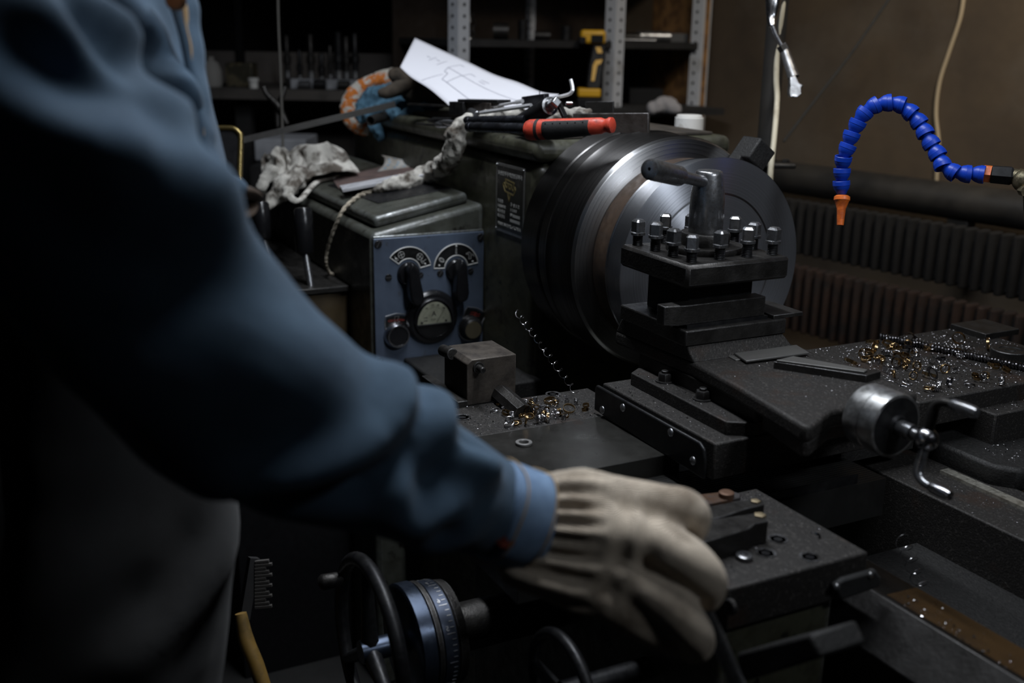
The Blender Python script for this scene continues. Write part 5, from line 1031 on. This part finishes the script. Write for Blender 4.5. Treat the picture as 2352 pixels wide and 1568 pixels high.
# ------------------------------------------------------------------ the worker
from mathutils.bvhtree import BVHTree
pe = thing('person', 'person in a blue denim jacket and dirty knit glove gripping a lathe lever', 'person', U(300, 1500, d=1.0).xy.to_3d() + Z * FZ)
def bake(ob, fn=None, it=0):
    dg = bpy.context.evaluated_depsgraph_get(); bpy.context.view_layer.update(); dg.update()
    me = bpy.data.meshes.new_from_object(ob.evaluated_get(dg)); ob.modifiers.clear(); mats = list(ob.data.materials); ob.data = me
    if not me.materials:
        for k in mats: me.materials.append(k)
    base = WLOC[ob.name]
    if fn:
        nr = [v.normal.copy() for v in me.vertices]; cs = [v.co + base for v in me.vertices]
        bv = BVHTree.FromPolygons(cs, [tuple(p.vertices) for p in me.polygons])
        dsp = fn(cs, nr, bv)
        for v, q, n in zip(me.vertices, dsp, nr): v.co += n * q
    for p in me.polygons: p.use_smooth = True
    if it: md = ob.modifiers.new('s', 'SMOOTH'); md.iterations = it; md.factor = .5
    return ob
def rayhit(bv, px, py):
    d = (U(px, py, d=1.) - CAM).normalized(); h = bv.ray_cast(CAM, d); return h[0]
def ridges(cs, bv, R, mx=.14):
    """R: list of (pixel polyline, height, width m) laid on the cloth itself; returns displacement per vertex"""
    from mathutils.kdtree import KDTree
    out = [0.] * len(cs); kd = KDTree(len(cs))
    for i, c in enumerate(cs): kd.insert(c, i)
    kd.balance()
    for P, h, w in R:
        pts = []
        for (a, b), (c, d) in zip(P, P[1:]):
            for k in range(8): 
                q = rayhit(bv, a + (c - a) * k / 8, b + (d - b) * k / 8)
                if q is not None: pts.append(q)
        best = {}
        n = len(pts)
        for j, q in enumerate(pts):
            fade = min(1, j / (n * .2 + 1e-6), (n - 1 - j) / (n * .2 + 1e-6)) * .75 + .25
            for co, i, dd in kd.find_range(q, w * 2.6):
                v = h * fade * math.exp(-(dd / w) ** 2)
                if abs(v) > abs(best.get(i, 0)): best[i] = v
        for i, v in best.items(): out[i] += v
    return out
def bodych(m, ch, n=20):
    P = [U(a, b, d=c) for a, b, c, r in ch]; R = [r * c / FPX for a, b, c, r in ch]
    P2 = smoothpts(P, 6); R2 = lerpl(R, 6); m.tube(P2, R2, n); m.sph(P[0], R[0] * .99, 20); m.sph(P[-1], R[-1] * .97, 20)
SLV = [(-40, 130, .66, 300), (60, 300, .66, 285), (170, 470, .68, 272), (300, 640, .70, 262), (420, 780, .72, 255), (520, 888, .735, 248), (640, 960, .755, 222), (760, 1012, .78, 196), (870, 1055, .80, 172), (980, 1100, .825, 152), (1080, 1142, .845, 132), (1150, 1172, .86, 112)]
TORSO = [(60, -420, .98, 330), (90, -200, .97, 350), (110, 0, .97, 335), (150, 200, .97, 318), (190, 380, .97, 320), (215, 470, .97, 318)]
body = MB()
for ch in ([(60, -420, .98, 230), (110, 0, .97, 240), (190, 400, .97, 230), (230, 700, .98, 190), (240, 1100, .97, 150), (200, 1800, .98, 120)], [(60, -420, .98, 200), (-20, 60, .70, 170), (170, 470, .68, 150), (420, 780, .72, 140), (640, 960, .755, 120), (980, 1100, .825, 85), (1250, 1200, .88, 70)], [(90, -560, .98, 120), (150, -800, 1.0, 220), (170, -900, 1.0, 210)]): bodych(body, ch)
body.build('body', SKIN, pe, remesh=.012, rs=3)
jm = MB(); bodych(jm, SLV, 28); bodych(jm, TORSO, 28)
jk = jm.build('denim_jacket', DENIM, pe, remesh=.0075, rs=6)
RID = [([(1030, 985), (1075, 1012), (1120, 1052)], -.0120, .012), ([(1050, 1060), (1090, 1072), (1130, 1088)], .0100, .010), ([(1060, 1190), (1100, 1165), (1135, 1150)], .0080, .009), ([(40, 5), (110, 60), (215, 140), (310, 212), (390, 290), (440, 360)], 0.0228, 0.0224), ([(5, 150), (80, 215), (150, 290), (230, 352), (330, 432), (480, 520), (590, 600), (700, 690)], 0.0247, 0.0280), ([(200, 268), (290, 310), (360, 348), (430, 425), (470, 490)], 0.0228, 0.0252),
       ([(90, 140), (190, 215), (290, 262), (360, 310)], -0.0228, 0.0252), ([(20, 80), (120, 150), (200, 190)], -0.0152, 0.0210), ([(240, 400), (380, 520), (500, 640)], -0.0114, 0.0420), 
       ([(205, 0), (280, 95), (335, 185), (375, 270)], 0.0190, 0.0168), ([(265, 0), (322, 95), (352, 185), (400, 300)], 0.0190, 0.0140), ([(240, 10), (300, 100), (340, 190)], -0.0190, 0.0126), ([(310, 0), (350, 100), (390, 220), (430, 330)], 0.0133, 0.0140), ([(165, 0), (240, 110), (300, 190)], -0.0190, 0.0168),
       ([(480, 1130), (640, 1110), (800, 1060), (880, 1010), (908, 955), (915, 915)], 0.0209, 0.0196), ([(520, 1165), (700, 1150), (830, 1110), (930, 1040), (965, 960)], -0.0228, 0.0168), ([(905, 1165), (950, 1090), (1000, 1030), (1030, 970)], 0.0190, 0.0168), ([(955, 1130), (1010, 1060), (1060, 1010)], -0.0228, 0.0182), ([(900, 1200), (985, 1190), (1050, 1165), (1085, 1120)], 0.0171, 0.0154), ([(1040, 1035), (1085, 1060), (1125, 1090)], 0.0190, 0.0140),
       ([(975, 925), (1000, 950), (1015, 990)], 0.0190, 0.0224), ([(880, 880), (915, 905), (930, 950)], 0.0152, 0.0196), ([(940, 900), (950, 930), (940, 980)], -0.0152, 0.0140), ([(620, 560), (680, 690), (760, 800)], 0.0076, 0.0420), ([(700, 1000), (640, 1060), (560, 1100)], -0.0114, 0.0252), ([(1090, 1200), (1020, 1235), (940, 1240)], 0.0133, 0.0168), ([(1100, 1150), (1050, 1190), (980, 1220)], -0.0152, 0.0126), ([(300, 700), (420, 860), (520, 1000)], -0.0095, 0.0420), ([(560, 700), (700, 840), (820, 920)], 0.0076, 0.0350)]
def jfn(cs, nr, bv):
    r = ridges(cs, bv, RID); return [a + .0022 * noise.noise(c * 22) + .0030 * noise.noise(c * 9) for a, c in zip(r, cs)]
bake(jk, jfn, 1)
md = jk.modifiers.new('u', 'SUBSURF'); md.levels = 1; md.render_levels = 1
# cuff
q0, q1 = U(1128, 1165, d=.852), U(1236, 1196, d=.872); ax = (q1 - q0).normalized(); A, B, D = frame(ax); m = MB(); prof = [(0, .0375), (.002, .0400), (.012, .0412), (.030, .0408), (.0365, .0400), (.038, .0375), (.034, .0355), (.004, .034)]
def cf(u, v):
    t = 2 * math.pi * u; k = v * (len(prof) - 1); i = min(int(k), len(prof) - 2); a = prof[i][0] + (prof[i + 1][0] - prof[i][0]) * (k - i); r = prof[i][1] + (prof[i + 1][1] - prof[i][1]) * (k - i)
    r *= 1 + .035 * math.sin(3 * t + 1) + .02 * math.sin(5 * t + 2 + a * 60); return q0 + D * (a * 1.05 + .003 * math.sin(2 * t)) + (A * math.cos(t) * 1.05 + B * math.sin(t) * 1.0) * r
cu = m.grid(cf, 64, 30, True).build('jacket_cuff', DENIML, pe)
bv_ = U(1160, 1236, d=.80); h = (U(1160, 1236, d=1) - CAM).normalized(); m = MB()
e_ = (CAM - bv_).normalized(); cc = (q0 + D * .016); cc2 = U(1160, 1236, d=dep(cc) - .036); m.rev([(-.003, .0085), (.0015, .0085), (.003, .007), (.003, 0)], cc2, e_, 18).build('cuff_button', mat('rust red button', (.18, .035, .02), .5, .4), cu)
m = MB()
for k in (.006, .033): m.tube([cf(u / 60, 0) * 0 + q0 + D * k + (A * math.cos(2 * math.pi * u / 60) * 1.06 + B * math.sin(2 * math.pi * u / 60) * 1.01) * (.0412 * (1 + .035 * math.sin(3 * 2 * math.pi * u / 60 + 1) + .02 * math.sin(5 * 2 * math.pi * u / 60 + 2 + k * 60)) + .0004) for u in range(60)], .0006, 5, closed=True)
m.build('cuff_stitching', THREAD, cu)
# front placket of the jacket, its stitching and button
LB = [U(372, -30, d=.885), U(395, 20, d=.885), U(420, 100, d=.885), U(445, 230, d=.885), U(460, 330, d=.885), U(485, 400, d=.885)]
RB = [U(440, -30, d=.90), U(450, 20, d=.90), U(464, 150, d=.90), U(482, 280, d=.90), U(497, 360, d=.90), U(527, 442, d=.90)]
LB = smoothpts(LB, 5); RB = smoothpts(RB, 5)
def plk(u, v): k = u * (len(LB) - 1); i = min(int(k), len(LB) - 2); a = LB[i].lerp(LB[i + 1], k - i); b = RB[i].lerp(RB[i + 1], k - i); return a.lerp(b, v) - FH * (.006 * math.sin(v * math.pi)) + RH * (.0008 * math.sin(u * 40) * v)
pk = MB().grid(plk, 40, 10).build('jacket_placket', DENIM, pe, solid=.007)
m = MB()
for v in (.62, .97, .70): m.tube([plk(i / 60, v) - FH * .0048 for i in range(61)], .0015, 6)
m.build('placket_stitching', THREAD, pk)
c = U(403, 1, d=.868); MB().rev([(-.004, .008), (.002, .008), (.004, .0065), (.004, 0)], c, -FH, 20).build('jacket_button', mat('copper button', (.30, .17, .09), .35, .9), pk)
# hem, belt and trousers
hm = MB()
for ch in ([(420, 300, .92, 40), (470, 372, .92, 40), (505, 415, .92, 34), (545, 432, .92, 26)],): bodych(hm, ch, 16)
bake(hm.build('jacket_hem', DENIM, pe, remesh=.005, rs=3), lambda cs, nr, bv: [.004 * noise.noise(c * 40) for c in cs], 1)
bl_ = MB()
bl_.tube([U(380, 470, d=.90), U(440, 456, d=.895), U(500, 440, d=.90), U(545, 436, d=.93), U(572, 446, d=.97), U(580, 458, d=1.05)], .0125, 12, True, .5, up=Z); bl = bl_.build('belt', LEATHER, pe, sub=1)
c = U(487, 466, d=.885); MB().rev([(-.004, .0052), (.002, .0052), (.003, .004), (.003, 0)], c, -FH, 18).build('belt_rivet', mat('bright rivet', (.6, .42, .30), .2, 1.), bl)
MB().tube(smoothpts([U(500, 498, d=.90), U(540, 500, d=.92), U(566, 488, d=.96), U(575, 470, d=1.0)], 6), .008, 10, True, .6).build('belt_loop', LEATHER, bl)
tr = MB(); bodych(tr, [(230, 470, .98, 290), (250, 640, .98, 275), (270, 900, .98, 262), (285, 1150, .97, 250), (270, 1350, .96, 255), (230, 1650, .96, 260), (210, 1900, .96, 240)], 26); bodych(tr, [(60, 1000, 1.25, 200), (40, 1900, 1.25, 200)], 20)
def tfn(cs, nr, bv):
    r = ridges(cs, bv, [([(535, 1205), (480, 1320), (400, 1420), (300, 1520), (230, 1567)], .016, .022), ([(470, 1200), (400, 1320), (280, 1430)], -.012, .022), ([(505, 1400), (470, 1500), (440, 1560)], .006, .010), ([(520, 1330), (480, 1450), (380, 1560)], -.008, .016)])
    return [a + .0035 * noise.noise(c * 14) for a, c in zip(r, cs)]
bake(tr.build('trousers', TROUSER, pe, remesh=.009, rs=4), tfn, 1)
# knit glove: palm, four separate curled fingers and a thumb closing on the lever
gl = MB()
for ch in ([(1195, 1205, .876, 98), (1250, 1205, .876, 106), (1320, 1212, .872, 110), (1390, 1222, .868, 108), (1440, 1235, .868, 98)],
           [(1230, 1165, .872, 66), (1340, 1150, .866, 70), (1440, 1158, .862, 60), (1520, 1162, .860, 53), (1572, 1170, .863, 49), (1595, 1192, .874, 40), (1590, 1216, .890, 35)],
           [(1230, 1210, .866, 72), (1370, 1216, .852, 74), (1485, 1238, .842, 60), (1568, 1276, .836, 54), (1616, 1315, .842, 48), (1632, 1346, .858, 40), (1624, 1372, .876, 36)],
           [(1220, 1255, .868, 74), (1360, 1285, .854, 72), (1465, 1328, .845, 58), (1542, 1390, .838, 52), (1585, 1438, .842, 47), (1604, 1470, .856, 40), (1596, 1492, .874, 36)],
           [(1205, 1282, .864, 64), (1330, 1334, .854, 64), (1430, 1392, .850, 52), (1500, 1440, .853, 46), (1542, 1464, .862, 40), (1562, 1478, .876, 35)],
           [(1330, 1190, .905, 48), (1430, 1205, .925, 42), (1530, 1260, .925, 34), (1575, 1330, .905, 27)]): bodych(gl, ch, 18)
gv = gl.build('knit_glove', GLOVEM, pe, remesh=.0030, rs=5)
ga0, ga1 = U(1195, 1205, d=.876), U(1420, 1225, d=.866); GA, GB, GD = frame(ga1 - ga0)
GR = [([(1438, 1112), (1440, 1190), (1430, 1260), (1395, 1340), (1350, 1385)], -.0030, .0075), ([(1498, 1122), (1496, 1190), (1490, 1270), (1462, 1340), (1440, 1392)], -.0032, .0075), ([(1468, 1112), (1466, 1200), (1452, 1290), (1420, 1370)], .0022, .005), ([(1410, 1105), (1408, 1200), (1385, 1300), (1340, 1375)], .0022, .006), ([(1520, 1200), (1560, 1225), (1590, 1250)], -.003, .006), ([(1470, 1290), (1520, 1320), (1560, 1350)], -.003, .006)]
def gfn(cs, nr, bv):
    r = ridges(cs, bv, GR); out = []
    for a, c, n in zip(r, cs, nr):
        q = c - ga0; t = q.dot(GD); q = q - GD * t; an = math.atan2(q.dot(GB), q.dot(GA)); k = max(0., min(1., (.074 - t) / .024))
        out.append(a + k * .0030 * math.sin(an * 19) + .0009 * noise.noise(c * 45))
    return out
bake(gv, gfn, 0)
m = MB().tube([ga0 + GD * -.004 + (GA * math.cos(t * .2094) + GB * math.sin(t * .2094)) * .0365 for t in range(30)], .003, 8, closed=True)
m.build('glove_hem', GLOVEM, gv)
# ------------------------------------------------------------------ light
def area(nm, loc, to, sx, sy, e, col, spread=180):
    l = bpy.data.lights.new(nm, 'AREA'); l.shape = 'RECTANGLE'; l.size = sx; l.size_y = sy; l.energy = e; l.color = col; l.spread = math.radians(spread)
    o = bpy.data.objects.new(nm, l); COL.objects.link(o); o.location = loc; o.rotation_euler = (V(to) - V(loc)).to_track_quat('-Z', 'Y').to_euler(); return o
area('hanging_tube_light', (-1.32, .72, 2.38), (-1.32, .76, .9), 1.55, .06, 18.5, (.88, .93, 1.0), 150)
area('added_disc_fill', (.75, 1.2, 2.5), (-1.4, 1.0, 1.1), .5, .2, 1.4, (.86, .92, 1.0), 50)  # added fill for the disc and tailstock-side faces, beam narrowed to miss the worker
area('wall_lamp', (-1.0, 1.65, 2.75), (-1.9, 2.3, 1.55), .5, .10, 6.0, (1.0, .90, .76), 90)
w = bpy.data.worlds.new('world'); w.use_nodes = True; w.node_tree.nodes['Background'].inputs[0].default_value = (.5, .6, .8, 1); w.node_tree.nodes['Background'].inputs[1].default_value = .0008; S.world = w
